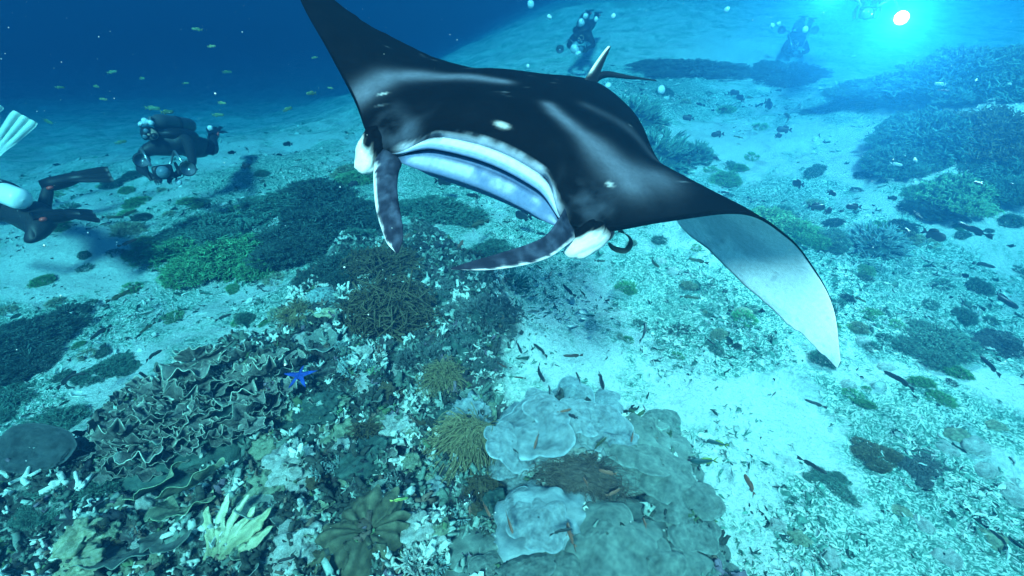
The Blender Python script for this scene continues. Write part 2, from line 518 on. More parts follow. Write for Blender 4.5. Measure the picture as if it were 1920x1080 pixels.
mat_rubble = vcol_mat("dead_coral_rubble", .95, .1, 30, .5, .004)
def build_rubble():
    x, y = fan_points(190000, 1.5, 13, 64)
    d = (0.30 + 0.70 * turf_mask(x, y)) * (1 - 0.9 * reef_mask(x, y)) * (0.10 + 0.90 * sstep(-.2, .22, fbm(x * 1.4, y * 1.4, None, 3, 77)))
    d = d * (1 - .8 * clear_mask(x, y))
    keep = rng.uniform(0, 1, len(x)) < d
    x, y = x[keep][:46000], y[keep][:46000]
    n = len(x)
    size = np.minimum(rng.lognormal(math.log(.033), .5, n), .10) * (0.75 + .07 * np.hypot(x, y))
    g = rng.uniform(0, 1, n)[:, None]
    pale = np.array([.74, .76, .68]); teal = np.array([.13, .26, .20]); dark = np.array([.03, .055, .045])
    c = np.where(g < .50, pale * rng.uniform(.7, 1.1, (n, 1)), np.where(g < .88, teal * rng.uniform(.6, 1.3, (n, 1)), dark))
    pts = np.stack([x, y, H(x, y) + size * rng.uniform(-.10, .07, n)], -1)
    o = scatter("coral_rubble", pts, stick_templates() + shard_templates() + stick_templates(), size, c, mat_rubble, 1.0, .45)
    tag(o, "broken pale and algae-green coral rubble strewn over the sand", "rubble", kind='stuff')
build_rubble()

mat_crust = vcol_mat("reef_crust", .9, .15, 45, .55, .006)
def build_crust():
    x = rng.uniform(-4.2, 1.6, 60000); y = rng.uniform(.9, 5.2, 60000)
    keep = rng.uniform(0, 1, len(x)) < reef_mask(x, y) * np.clip(1.7 / np.hypot(x, y), 0.2, 1)
    x, y = x[keep][:8000], y[keep][:8000]
    n = len(x)
    size = np.minimum(rng.lognormal(math.log(.052), .42, n), .11)
    pal = np.array([[.62, .66, .58], [.30, .38, .32], [.13, .19, .15], [.05, .06, .05], [.16, .12, .09], [.20, .15, .19], [.10, .16, .08], [.74, .74, .66], [.03, .035, .04]])
    ps = np.array([.12, .20, .22, .14, .10, .05, .06, .03, .08])
    k = rng.choice(len(pal), n, p=ps)
    zone = fbm(x * 3, y * 3, None, 2, 91)
    k = np.where((zone > .25) & (rng.uniform(0, 1, n) < .6), 3, k); k = np.where((zone < -.25) & (rng.uniform(0, 1, n) < .5), 0, k)
    c = pal[k] * rng.uniform(.7, 1.25, (n, 1))
    pts = np.stack([x, y, H(x, y) - size * .05], -1)
    o = scatter("reef_crust", pts, cluster_templates() + cluster_templates(2, 4), size, c, mat_crust, 1.0, .5)
    tag(o, "knobbly crust of small dead and living coral bits covering the reef", "reef crust", kind='stuff')
build_crust()

# ------------------------------------------------------------------ the manta ray
_A = np.array([.39, .527, .752]); _A /= np.linalg.norm(_A)            # head-to-tail axis, in camera axes (right, up, forward)
_R = np.array([.754, -.319, -.17]); _R -= _A * (_R @ _A); _R /= np.linalg.norm(_R)
_N = -np.cross(_R, _A)
_O = np.array([-.123, .324, 1.665])
def cam2world(p):
    p = np.asarray(p, float)
    return np.stack([p[..., 0], p[..., 2] * CP + p[..., 1] * SP, CAMZ + p[..., 1] * CP - p[..., 2] * SP], -1)
def ML(q):
    """manta's own axes (right, back, up) -> world"""
    q = np.asarray(q, float)
    return cam2world(_O + q[..., 0:1] * _R + q[..., 1:2] * _A + q[..., 2:3] * _N)

def spline(xk, Y, x):
    """monotone-ish cubic (Catmull-Rom) through keys"""
    xk = np.asarray(xk, float); Y = np.asarray(Y, float); x = np.asarray(x, float)
    d = np.gradient(Y, xk, axis=0)
    i = np.clip(np.searchsorted(xk, x, 'right') - 1, 0, len(xk) - 2)
    h = (xk[i + 1] - xk[i]); t = (x - xk[i]) / h
    t = t[:, None]; h = h[:, None]
    return ((2 * t**3 - 3 * t**2 + 1) * Y[i] + (t**3 - 2 * t**2 + t) * h * d[i] + (-2 * t**3 + 3 * t**2) * Y[i + 1] + (t**3 - t**2) * h * d[i + 1])

def build_manta():
    # span stations: u, leading edge, mid chord, trailing edge (right, back, up), dorsal height, ventral depth, mouth weight
    K = [
     (-1.72, (-1.58, .97, .30), (-1.585, .99, .30), (-1.59, 1.01, .30), .003, .003, 0),
     (-1.50, (-1.40, .79, .27), (-1.415, .86, .26), (-1.43, .93, .25), .008, .006, 0),
     (-1.22, (-1.17, .59, .21), (-1.19, .71, .21), (-1.20, .83, .19), .016, .010, 0),
     (-.84, (-.82, .35, .115), (-.83, .60, .13), (-.85, .87, .09), .030, .022, 0),
     (-.60, (-.60, .20, .04), (-.60, .56, .085), (-.62, .99, .025), .055, .06, 0),
     (-.46, (-.455, .07, .01), (-.44, .50, .07), (-.44, 1.10, .01), .10, .09, 0),
     (-.36, (-.36, .015, -.005), (-.35, .50, .06), (-.34, 1.18, .02), .14, .11, .0),
     (-.18, (-.18, .055, .012), (-.18, .54, .055), (-.17, 1.27, .035), .165, .14, 1),
     (.0, (.0, .075, .015), (.0, .57, .06), (.0, 1.33, .055), .175, .15, 1),
     (.18, (.18, .055, .006), (.18, .54, .055), (.17, 1.27, .035), .165, .14, 1),
     (.36, (.36, .015, -.02), (.34, .50, .045), (.33, 1.17, -.03), .14, .11, .0),
     (.46, (.455, .07, .0), (.43, .50, .03), (.43, 1.06, -.11), .10, .09, 0),
     (.60, (.60, .18, .04), (.54, .56, .02), (.62, .86, -.25), .05, .045, 0),
     (.84, (.84, .29, .105), (.80, .53, -.03), (.86, .70, -.30), .018, .016, 0),
     (1.00, (.985, .36, .045), (.985, .53, -.12), (1.00, .63, -.335), .012, .011, 0),
     (1.22, (1.14, .46, -.075), (1.15, .53, -.22), (1.165, .56, -.375), .009, .008, 0),
     (1.50, (1.31, .50, -.235), (1.315, .50, -.325), (1.32, .50, -.405), .006, .005, 0),
     (1.72, (1.415, .44, -.390), (1.42, .44, -.41), (1.425, .44, -.43), .003, .003, 0)]
    uk = [k[0] for k in K]
    nu = 301
    u = np.linspace(-1.72, 1.72, nu)
    LE, MI, TE = (spline(uk, [k[i] for k in K], u) for i in (1, 2, 3))
    jit = (.010 * vnoise(u * 9, u * 0 + 3, None, 2) + .006 * vnoise(u * 31, u * 0 + 5, None, 4)) * sstep(.45, .7, np.abs(u)) * sstep(1.72, 1.5, np.abs(u))
    TE = TE + (TE - LE) * jit[:, None] / (np.linalg.norm(TE - LE, axis=1)[:, None] + .05)
    th = spline(uk, [(k[4], k[5], k[6]) for k in K], u)
    up, dn, mw = np.maximum(th[:, 0], .002), np.maximum(th[:, 1], .002), np.clip(th[:, 2], 0, 1)
    # chord curve through LE, MID, TE (quadratic), c in 0..1
    def chord(c):
        c = np.asarray(c)[None, :, None]
        return LE[:, None] * (2 * (c - .5) * (c - 1)) + MI[:, None] * (4 * c * (1 - c)) + TE[:, None] * (2 * c * (c - .5))
    nd, nf, nv = 90, 26, 88
    cd = 1 - np.linspace(0, 1, nd) ** 1.0            # dorsal: tail -> front
    cd = np.sin(cd * np.pi / 2) ** 1.0 * 0 + (1 - np.cos(cd * np.pi)) / 2 * .35 + cd * .65
    cv = cd[::-1]                                      # ventral: front -> tail
    def surf(c, sgn, amp):
        Pc = chord(c)
        dc = np.gradient(Pc, axis=1); du = np.gradient(Pc, axis=0)
        n = np.cross(du, dc); n /= np.linalg.norm(n, axis=-1, keepdims=True) + 1e-9
        n *= np.where((n[..., 2:3] * 1).mean(axis=1, keepdims=True) < 0, -1, 1) if False else 1
        ref = np.array([0, 0, 1.0])
        n = np.where((np.cross(np.gradient(Pc, axis=0), np.gradient(Pc, axis=1)) @ ref)[..., None].mean() < 0, -n, n)
        prof = np.sqrt(np.clip(c, 0, 1)) * (1 - c) ** 0.85 * 1.75
        return Pc + n * (sgn * amp[:, None] * prof[None])[..., None]
    D = surf(cd, 1, up); Vn = surf(cv, -1, dn)
    # mouth: lip face, slot, floor of the lower jaw. (back, up) offsets from the leading edge, along the front loop
    fk = np.array([(.046, .078), (.022, .070), (.008, .061), (.004, .050), (.010, .041), (.026, .038), (.08, .042), (.13, .046), (.14, .034),
                   (.085, .030), (.045, .029), (.030, .019), (.016, .002), (.002, -.024), (-.006, -.042), (.0, -.055), (.03, -.066)])
    fp = spline(np.linspace(0, 1, len(fk)), fk, np.linspace(0, 1, nf))
    Fm = LE[:, None] + np.stack([0 * fp[:, 0], fp[:, 0], fp[:, 1]], -1)[None]
    arch = (np.cos(np.clip(u / .42, -1, 1) * np.pi / 2) ** .7)
    Fm[..., 2] = LE[:, None, 2] + (Fm[..., 2] - LE[:, None, 2]) * (.35 + .65 * arch)[:, None]
    # front of a plain wing: small rounding
    ang = np.linspace(np.pi / 2, -np.pi / 2, nf)
    e0, e1 = D[:, -1], Vn[:, 0]
    Fw = LE[:, None] + np.stack([0 * ang, -.3 * np.cos(ang) * 1.0, np.sin(ang)], -1)[None] * (np.minimum(up, .03) * .35)[:, None, None]
    w = sstep(.02, .95, mw)[:, None, None]
    Fr = Fw * (1 - w) + Fm * w
    # the dorsal skin runs down to the upper lip, the belly skin up to the lower jaw
    bd = sstep(.42, 0, cd)[None, :, None] * w
    bv = sstep(.38, 0, cv)[None, :, None] * w
    lip, jaw = Fr[:, :1], Fr[:, -1:]
    Dm = lip + np.stack([np.zeros(nd), .9 * cd, .25 * np.sqrt(cd) * (1 - cd)], -1)[None]
    D = D + bd * (lip - LE[:, None]) * 1.0
    Vn = Vn + bv * (jaw - LE[:, None]) * 1.0
    L = np.concatenate([D, Fr, Vn[:, 1:-1]], 1)
    # skull: swell the head sides where the eyes sit
    m = L.shape[1]
    V = L.reshape(-1, 3)
    F = [tuple(f) for f in grid_faces(nu, m, True, True)]
    # colours -----------------------------------------------------------------
    black = np.array([.003, .0034, .0045]); slate = np.array([.10, .118, .155]); white = np.array([.80, .82, .84]); pale = np.array([.42, .50, .62])
    uu = np.repeat(u[:, None], m, 1); jj = np.repeat(np.arange(m)[None], nu, 0)
    C = np.tile(black, (nu, m, 1))
    rr, aa, nn = L[..., 0], L[..., 1], L[..., 2]
    nz = fbm(rr * 14, aa * 14, nn * 14, 4, 5)
    nz2 = fbm(rr * 26, aa * 40, nn * 26, 3, 9)
    def mixa(C, c, w): return C * (1 - w[..., None]) + c * w[..., None]
    ventral = (jj >= nd + nf - 3).astype(float)
    edge = 1 - sstep(.0, .05, np.abs(jj - (nd + nf - 3)) * 0 + 1)
    C = mixa(C, np.array([.84, .86, .90]), ventral)
    # outer wing underside: soft blue-grey blotch and grey margins
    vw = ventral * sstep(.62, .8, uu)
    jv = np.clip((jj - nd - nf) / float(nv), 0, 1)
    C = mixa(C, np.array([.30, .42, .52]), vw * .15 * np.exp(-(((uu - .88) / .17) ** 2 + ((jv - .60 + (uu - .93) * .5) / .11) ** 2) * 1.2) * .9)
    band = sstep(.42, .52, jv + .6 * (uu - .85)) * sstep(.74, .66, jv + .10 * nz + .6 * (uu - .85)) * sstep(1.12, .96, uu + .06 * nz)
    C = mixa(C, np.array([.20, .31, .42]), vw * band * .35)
    C = mixa(C, np.array([.45, .52, .60]), vw * sstep(.15, .45, fbm(rr * 11, aa * 11, nn * 11, 4, 14)) * sstep(.5, .75, jv) * .6)
    C = mixa(C, np.array([.30, .36, .45]), vw * sstep(.4, .6, nz2) * .35)
    C = mixa(C, np.array([.10, .12, .17]), vw * sstep(.955, 1.0, jv + .01 * nz))
    C = mixa(C, np.array([.50, .58, .66]), vw * sstep(.05, .5, fbm(rr * 7, aa * 7, nn * 7, 3, 4)) * .18)
    # mouth colours, with the slot's shade and a lower-jaw highlight painted in
    fj = (jj - nd).astype(float)
    inm = ((fj >= -5) & (fj < nf + 10)).astype(float) * sstep(.1, .6, np.repeat(mw[:, None], m, 1))
    ad = np.where(fj < 0, np.hypot(aa - aa[:, nd:nd + 1], nn - nn[:, nd:nd + 1]), 0)
    face = sstep(.22, .30, np.abs(uu)) * sstep(.47, .41, np.abs(uu)) * sstep(.17, .03, aa - LE[:, None, 1]) * (jj < nd + nf)
    C = mixa(C, np.array([.05, .064, .09]), face * np.clip(.25 + 1.1 * nz, 0, 1))
    C = mixa(C, np.array([.50, .56, .66]), inm * sstep(.030, .008, ad + .020 * nz + .016 * nz2) * (fj < 8))
    C = mixa(C, np.array([.18, .26, .42]), inm * sstep(1.8, 2.8, fj) * sstep(7.4, 6.4, fj))
    C = mixa(C, np.array([.012, .03, .08]), inm * sstep(6.8, 7.8, fj) * sstep(16.8, 15.8, fj))
    C = mixa(C, np.array([.10, .165, .29]), inm * sstep(15.8, 16.6, fj))
    C = mixa(C, np.array([.012, .03, .08]), inm * sstep(17.0, 17.4, fj) * sstep(18.3, 17.9, fj) * sstep(.3, .1, np.abs(uu)))
    C = mixa(C, np.array([.34, .42, .55]), inm * sstep(17.8, 18.8, fj) * sstep(21.5, 19.5, fj) * sstep(-.35, .35, nz + .5 * nz2))
    # lighter slate at the mouth's outer corner (toward the right eye)
    dors = (jj < nd).astype(float)
    def seg_mask(pts, wid, soft):
        d = np.full((nu, m), 9.0); wv = np.zeros((nu, m))
        for (p, q, w0, w1) in zip(pts[:-1], pts[1:], wid[:-1], wid[1:]):
            ex, ey = q[0] - p[0], q[1] - p[1]
            t = np.clip(((rr - p[0]) * ex + (aa - p[1]) * ey) / (ex * ex + ey * ey), 0, 1)
            dd = np.hypot(rr - p[0] - t * ex, aa - p[1] - t * ey) / (w0 + (w1 - w0) * t)
            d = np.minimum(d, dd)
        return np.exp(-(d * d) * 1.2)
    for pts, wid, amt in MARKS:
        C = mixa(C, slate, dors * np.clip(seg_mask(pts, wid, 1) * amt * (1 + .35 * nz), 0, 1))
    C = mixa(C, np.array([.030, .036, .046]), dors * sstep(.0, .7, fbm(rr * 16, aa * 16, nn * 16, 4, 33)) * .05)
    rs = np.random.default_rng(12)
    for _ in range(26):
        r0, a0, an, ln = rs.uniform(-.75, .75), rs.uniform(.15, 1.0), rs.uniform(0, 3.14), rs.uniform(.006, .022)
        x_ = ((rr - r0) * math.cos(an) + (aa - a0) * math.sin(an)) / ln; y_ = (-(rr - r0) * math.sin(an) + (aa - a0) * math.cos(an)) / .004
        C = mixa(C, np.array([.14, .16, .19]), dors * np.clip(np.exp(-(x_ * x_ + y_ * y_)) * rs.uniform(.2, .8), 0, 1))
    for (r0, a0, sr, sa, rot_, amt) in SPOTS:
        c_, s_ = math.cos(rot_), math.sin(rot_)
        x_ = ((rr - r0) * c_ + (aa - a0) * s_) / sr; y_ = (-(rr - r0) * s_ + (aa - a0) * c_) / sa
        C = mixa(C, white * .9, dors * np.clip(np.exp(-(x_ * x_ + y_ * y_) ** 2) * amt, 0, 1))
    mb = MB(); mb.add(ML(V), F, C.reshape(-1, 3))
    # wing tip caps
    # brow / eye bulges (blend into the head), then head fins, dorsal fin, tail
    B, BF = ball(26, 32)
    for (c, ax, sg) in (((-.412, .060, -.008), (.062, .125, .066), -1), ((.400, .065, -.028), (.056, .110, .060), 1)):
        x_, y_, z_ = B[..., 0], B[..., 1], B[..., 2]
        q = B * np.array(ax) * (1 + .22 * fbm(x_ * 1.7, y_ * 1.7, z_ * 1.7, 3, 6) + .03 * fbm(x_ * 7, y_ * 7, z_ * 7, 2, 8))[..., None]
        front = np.clip(-y_, 0, 1) ** 2
        q[..., 2] -= .045 * front; q[..., 0] -= sg * .03 * front        # the snout corner droops toward the head fin
        q = q + np.array(c)
        wgt = sstep(-.02, .22, (-y_ * .8 + sg * x_ * .45 - z_ * .35) - .28 + .22 * fbm(x_ * 3, y_ * 3, z_ * 3, 3, 2))
        col = black * (1 - wgt[..., None]) + np.array([.66, .68, .68]) * (1 + .2 * fbm(x_ * 9, y_ * 9, z_ * 9, 3, 3)[..., None]) * wgt[..., None]
        mb.add(ML(q.reshape(-1, 3)), BF, np.clip(col.reshape(-1, 3), 0, .9))
    def head_fin(path, width, wdir, thick, curl, seed):
        n, k = 44, 22
        pk = np.array([cam2world(np.array([(x - 960) / 960 * d, (540 - y) / 960 * d, d])) for x, y, d in path])
        s = np.linspace(0, 1, n)
        C_ = spline(np.linspace(0, 1, len(pk)), pk, s)
        W_ = spline(np.linspace(0, 1, len(width)), np.array(width)[:, None], s)[:, 0]
        D_ = spline(np.linspace(0, 1, len(wdir)), np.array(wdir, float), s)
        T_ = np.gradient(C_, axis=0); T_ /= np.linalg.norm(T_, axis=1, keepdims=True)
        D_ -= T_ * (D_ * T_).sum(1, keepdims=True); D_ /= np.linalg.norm(D_, axis=1, keepdims=True)
        Nn = np.cross(T_, D_)
        a = np.arange(k) * 2 * np.pi / k
        hw = np.maximum(W_, .0015) / 2
        cs, sn = np.cos(a), np.sin(a)
        q = (C_[:, None] + D_[:, None] * (cs[None] * hw[:, None])[..., None]
             + Nn[:, None] * (sn[None] * (thick * np.minimum(1, hw / .03) * (1 - .5 * s))[:, None] + curl * (cs[None] ** 2) * hw[:, None])[..., None])
        ew = np.repeat(cs[None], n, 0)
        g = fbm(q[..., 0] * 40, q[..., 1] * 40, q[..., 2] * 40, 3, seed)
        c = np.tile(np.array([.014, .019, .034]), (n, k, 1))
        c = mixa(c, np.array([.075, .10, .155]), sstep(-.4, .9, g) * .8)
        c = mixa(c, np.array([.70, .71, .74]), sstep(.70, .95, ew + .35 * g) * sstep(.12, .3, s)[:, None])
        c = mixa(c, black, (1 - sstep(0.0, .22, s))[:, None] * np.ones((1, k)) * .9)
        Fq = [tuple(f) for f in grid_faces(n, k, True)]
        Fq.append(tuple(range(k))[::-1]); Fq.append(tuple(range((n - 1) * k, n * k)))
        mb.add(q.reshape(-1, 3), Fq, c.reshape(-1, 3))
    head_fin([(738, 268, 1.78), (724, 318, 1.70), (724, 372, 1.63), (735, 428, 1.58), (745, 474, 1.55)], [.05, .09, .082, .076, .074, .072, .064, .05, .008],
             [(-.8, -.6, .1), (-1, -.3, -.1), (-1, -.3, -.35)], .012, .25, 4)
    head_fin([(1084, 392, 1.74), (1056, 432, 1.58), (1018, 466, 1.52), (940, 489, 1.47), (845, 504, 1.44)], [.05, .10, .085, .068, .062, .056, .046, .03, .004],
             [(.5, -.4, -.8), (.3, -.4, -1), (.0, -.5, -1)], .012, .25, 8)
    # dorsal fin
    n, k = 16, 14
    s = np.linspace(0, 1, n)
    a = np.arange(k) * 2 * np.pi / k
    root = np.array([.02, 1.20, .06])
    q = np.zeros((n, k, 3)); 
    for i, t in enumerate(s):
        c0 = root + np.array([.025 * t, .12 * t * t, .175 * t]); ch = .10 * (1 - t) ** .55 + .006
        q[i] = c0 + np.stack([.017 * (1 - .6 * t) * np.sin(a) + .12 * ch * np.cos(a), ch * np.cos(a), 0 * a], -1)
    cc = np.tile(np.array([.028, .03, .035]), (n, k, 1))
    cc = mixa(cc, np.array([.75, .75, .68]), np.repeat(sstep(-.55, -.9, np.cos(a))[None], n, 0) * sstep(.35, .55, s)[:, None])
    mb.add(ML(q.reshape(-1, 3)), [tuple(f) for f in grid_faces(n, k, True)] + [tuple(range((n - 1) * k, n * k))], cc.reshape(-1, 3))
    # tail whip
    s = np.linspace(0, 1, 24)
    tp = spline([0, .25, .6, 1], [ML(np.array([0, 1.24, .045])), P(1128, 141, 2.72), P(1180, 145, 2.78), P(1230, 151, 2.84)], s)
    V_, F_ = tube(tp, .024 * (1 - s) ** 1.5 + .0035, 8)
    mb.add(V_, F_, (.012, .014, .018))
    org = ML(np.array([0, .6, -.2]))
    me_V = np.concatenate(mb.V) - org
    me = mesh("manta_body", me_V, mb.F, np.concatenate(mb.C))
    mt, nt, b = new_mat("manta_skin")
    at = nt.nodes.new('ShaderNodeAttribute'); at.attribute_name = 'Col'
    co = nt.nodes.new('ShaderNodeTexCoord').outputs['Object']
    f = noise_n(nt, co, 60, 5, .6); g = noise_n(nt, co, 9, 4, .6)
    c = mixc(nt, 1.0, at.outputs['Color'], ramp_n(nt, f, [(.3, (.80,) * 3), (.7, (1.05,) * 3)]), 'MULTIPLY')
    nt.links.new(c, b.inputs['Base Color'])
    b.inputs['Roughness'].default_value = .8; b.inputs['Specular IOR Level'].default_value = .0
    bump_n(nt, math_n(nt, 'ADD', f, g), .35, .004, b)
    root_o = empty("manta_ray", org, "large black and white manta ray gliding over the reef with mouth open", "manta ray")
    link("body", me, mt, root_o)
    em = plain_mat("manta_eye", (.01, .01, .012), .15)
    for c, lab in (((-.468, .075, -.005), None), ((.458, .08, -.025), None)):
        B2, F2 = ball(12, 16)
        link("eye", mesh("eye", ML((B2 * np.array([.012, .024, .02]) + np.array(c)).reshape(-1, 3)) - org, [tuple(f) for f in F2]), em, root_o)
    return L, u
MARKS = [([(-.585, .24), (-.565, .36), (-.47, .43), (-.385, .46), (-.28, .52), (-.18, .56)], [.075, .075, .068, .06, .05, .04], .95),
         ([(.44, .24), (.385, .25), (.30, .29), (.21, .32), (.12, .38), (.06, .44)], [.075, .08, .068, .05, .04, .03], .9),
         ([(.52, .34), (.46, .30)], [.09, .07], .55),
         ([(.49, .6), (.33, .6), (.17, .6)], [.05, .05, .04], .2)]
SPOTS = [(.0, .155, .026, .009, 0, .5), (.395, .165, .012, .010, 0, .5), (-.505, .225, .020, .008, .3, .5)]
MANTA_L, MANTA_U = build_manta()
# ------------------------------------------------------------------ coral shapes
def fan_plate(seed, ruffle=.22, arc=105, cup=.35, nr=12, na=64, thick=.022, lobes=5, rim=2.6):
    """a wavy fan growing out of the origin toward +x, pale at its growing rim"""
    rs = np.random.default_rng(seed)
    r = np.linspace(.06, 1, nr); a = np.radians(np.linspace(-arc, arc, na))
    R_, A_ = np.meshgrid(r, a, indexing='ij')
    ph = rs.uniform(0, 6.28, 4)
    edge = 1 + .13 * np.sin(lobes * A_ + ph[0]) + .07 * np.sin((lobes * 2 + 1) * A_ + ph[1]) + .10 * vnoise(A_ * 3, A_ * 0 + seed, None, seed)
    rr = R_ * edge
    z = cup * R_ ** 1.6 + ruffle * R_ ** 2.4 * (np.sin((lobes + 2) * A_ + ph[2] + 1.2 * R_) + .55 * np.sin((2 * lobes + 3) * A_ + ph[3]))
    z += .05 * fbm(rr * np.cos(A_) * 4, rr * np.sin(A_) * 4, None, 3, seed)
    Pt = np.stack([rr * np.cos(A_), rr * np.sin(A_), z], -1)
    V, F = solid_grid(Pt, thick)
    tint = (.75 + .35 * vnoise(rr * np.cos(A_) * 3, rr * np.sin(A_) * 3, None, seed + 4)) * (.8 + .2 * np.cos(R_ * 40))
    c = np.repeat(tint[..., None], 3, -1) * np.ones(3)
    w = sstep(.90, .985, R_)[..., None]
    c = c * (1 - w) + np.array([1.0, 1.05, .95]) * rim * w
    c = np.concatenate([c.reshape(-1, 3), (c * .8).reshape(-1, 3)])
    return mesh("fan_plate", V, F, c)

def lobe_plate(seed, lobes=6, droop=.32, nr=40, na=96, thick=.06, ridges=.007, scallop=.20):
    """a rounded overlapping shelf with a scalloped edge and growth ridges"""
    rs = np.random.default_rng(seed)
    r = np.linspace(.03, 1, nr); a = np.arange(na) * 2 * np.pi / na
    R_, A_ = np.meshgrid(r, a, indexing='ij')
    ph = rs.uniform(0, 6.28, 3)
    edge = 1 + scallop * (np.abs(np.sin(lobes / 2 * A_ + ph[0])) - .6) + .10 * np.sin(2 * A_ + ph[1]) + .06 * np.sin(3 * A_ + ph[2])
    rr = R_ * edge
    x, y = rr * np.cos(A_), rr * np.sin(A_)
    z = .10 - droop * R_ ** 2.2 + .17 * fbm(x * 1.5 + seed, y * 1.5, None, 3, seed) +   .012 * (1 - 2 * np.abs(vnoise(x * 11, y * 11, None, seed + 9))) + ridges * np.sin(R_ * 34 + 6 * fbm(x * 2.5, y * 2.5, None, 3, seed)) * R_
    z += .05 * R_ ** 3 * np.sin(lobes * A_ + ph[1])
    th = thick * (1 - .75 * R_ ** 6)
    V, F = solid_grid(np.stack([x, y, z], -1), th, True)
    tint = .80 + .30 * fbm(x * 4, y * 4, None, 3, seed + 2) + .05 * np.sin(R_ * 34 + 6 * fbm(x * 2.5, y * 2.5, None, 3, seed)) + .10 * (.5 - np.abs(vnoise(x * 11, y * 11, None, seed + 9)))
    c = np.repeat(tint[..., None], 3, -1)
    w = sstep(.93, .99, R_)[..., None]
    c = c * (1 - w) + c * 1.5 * w
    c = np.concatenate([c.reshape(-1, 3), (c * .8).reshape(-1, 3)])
    return mesh("lobe_plate", V, F, c)

def dome_mesh(seed, flat_=.7, amp=.25, freq=2.2, fine=.05, ffreq=9, n=30, m=44, ridge=False):
    B, F = ball(n, m)
    x, y, z = B[..., 0], B[..., 1], B[..., 2]
    d = 1 + amp * fbm(x * freq + seed, y * freq, z * freq, 3, seed)
    if ridge:
        d = d + fine * (1 - 2 * np.abs(vnoise(x * ffreq, y * ffreq, z * ffreq, seed + 3)))
        tint = .55 + .9 * (1 - 2 * np.abs(vnoise(x * ffreq, y * ffreq, z * ffreq, seed + 3))).clip(0, 1)
    else:
        f = vnoise(x * ffreq, y * ffreq, z * ffreq, seed + 3); d = d + fine * f
        tint = .85 + .4 * f
    V = B * d[..., None] * np.array([1, 1, flat_])
    return mesh("dome", V.reshape(-1, 3), F, np.repeat(tint.reshape(-1, 1), 3, 1))

def hemi_dirs(n, rs, zmin=-.05):
    z = rs.uniform(zmin, 1, n); a = rs.uniform(0, 6.283, n); q = np.sqrt(1 - np.clip(z, -1, 1) ** 2)
    return np.stack([q * np.cos(a), q * np.sin(a), z], -1)

def strand_mesh(seed, n=420, length=.45, rad=.014, S=7, lean=(0, 0, 0), flat_=.7, curl=.35, gravity=.25, base=.62, tip=.35, sides=4, tone=.35, lump=0):
    """a dome of soft drooping tentacles"""
    rs = np.random.default_rng(seed)
    d = hemi_dirs(n, rs)
    root = d * np.array([base, base, base * flat_]) * (1 + (.28 * vnoise(d[:, 0] * lump, d[:, 1] * lump, d[:, 2] * lump, seed) if lump else 0 * d[:, 0]))[:, None]
    s = np.linspace(0, 1, S)[None, :, None]
    L = length * rs.uniform(.6, 1.25, (n, 1, 1))
    dirn = d + np.array(lean) + rs.normal(0, .25, (n, 3)); dirn /= np.linalg.norm(dirn, axis=1, keepdims=True)
    swirl = rs.normal(0, 1, (n, 3)); sw2 = rs.normal(0, 1, (n, 3))
    path = root[:, None] + dirn[:, None] * s * L + (swirl[:, None] * np.sin(s * 3.0) + sw2[:, None] * (np.sin(s * 6.5))) * curl * L * .3 + np.array([0, 0, -1.0]) * gravity * L * s ** 2
    rd = rad * (1 - (1 - tip) * np.linspace(0, 1, S))[None] * rs.uniform(.7, 1.3, (n, 1))
    V, F = tubes(path, rd, sides)
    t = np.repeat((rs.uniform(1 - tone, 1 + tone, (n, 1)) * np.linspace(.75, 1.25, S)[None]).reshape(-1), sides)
    return mesh("strand_crown", V, F, np.repeat(t[:, None], 3, 1))

def twig_mesh(seed, n=110, kids=5, length=.32, rad=.03, flat_=.75, base=.6, spread=.6, sides=5, tipc=1.5):
    """a dome of branching stubby twigs"""
    rs = np.random.default_rng(seed)
    d = hemi_dirs(n, rs, -.1); root = d * np.array([base, base, base * flat_])
    S = 4; s = np.linspace(0, 1, S)[None, :, None]
    stem_end = root + d * length * rs.uniform(.5, 1.1, (n, 1))
    stems = root[:, None] + (stem_end - root)[:, None] * s
    kd = np.repeat(d, kids, 0) + rs.normal(0, spread, (n * kids, 3)); kd /= np.linalg.norm(kd, axis=1, keepdims=True)
    kr = np.repeat(stem_end, kids, 0) - np.repeat(d, kids, 0) * length * rs.uniform(0, .5, (n * kids, 1))
    ks = kr[:, None] + kd[:, None] * s * (length * rs.uniform(.35, .8, (n * kids, 1, 1))) + np.array([0, 0, .1]) * length * s ** 2
    paths = np.concatenate([stems, ks])
    rd = np.concatenate([np.tile([1.2, 1.1, 1.0, .7], (n, 1)), np.tile([.75, .75, .7, .35], (n * kids, 1)) * rs.uniform(.7, 1.2, (n * kids, 1))]) * rad
    V, F = tubes(paths, rd, sides)
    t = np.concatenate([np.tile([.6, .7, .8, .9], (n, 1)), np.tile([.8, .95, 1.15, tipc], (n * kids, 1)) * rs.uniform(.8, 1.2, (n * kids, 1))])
    t = np.repeat(t.reshape(-1), sides)
    return mesh("twig_crown", V, F, np.repeat(t[:, None], 3, 1))

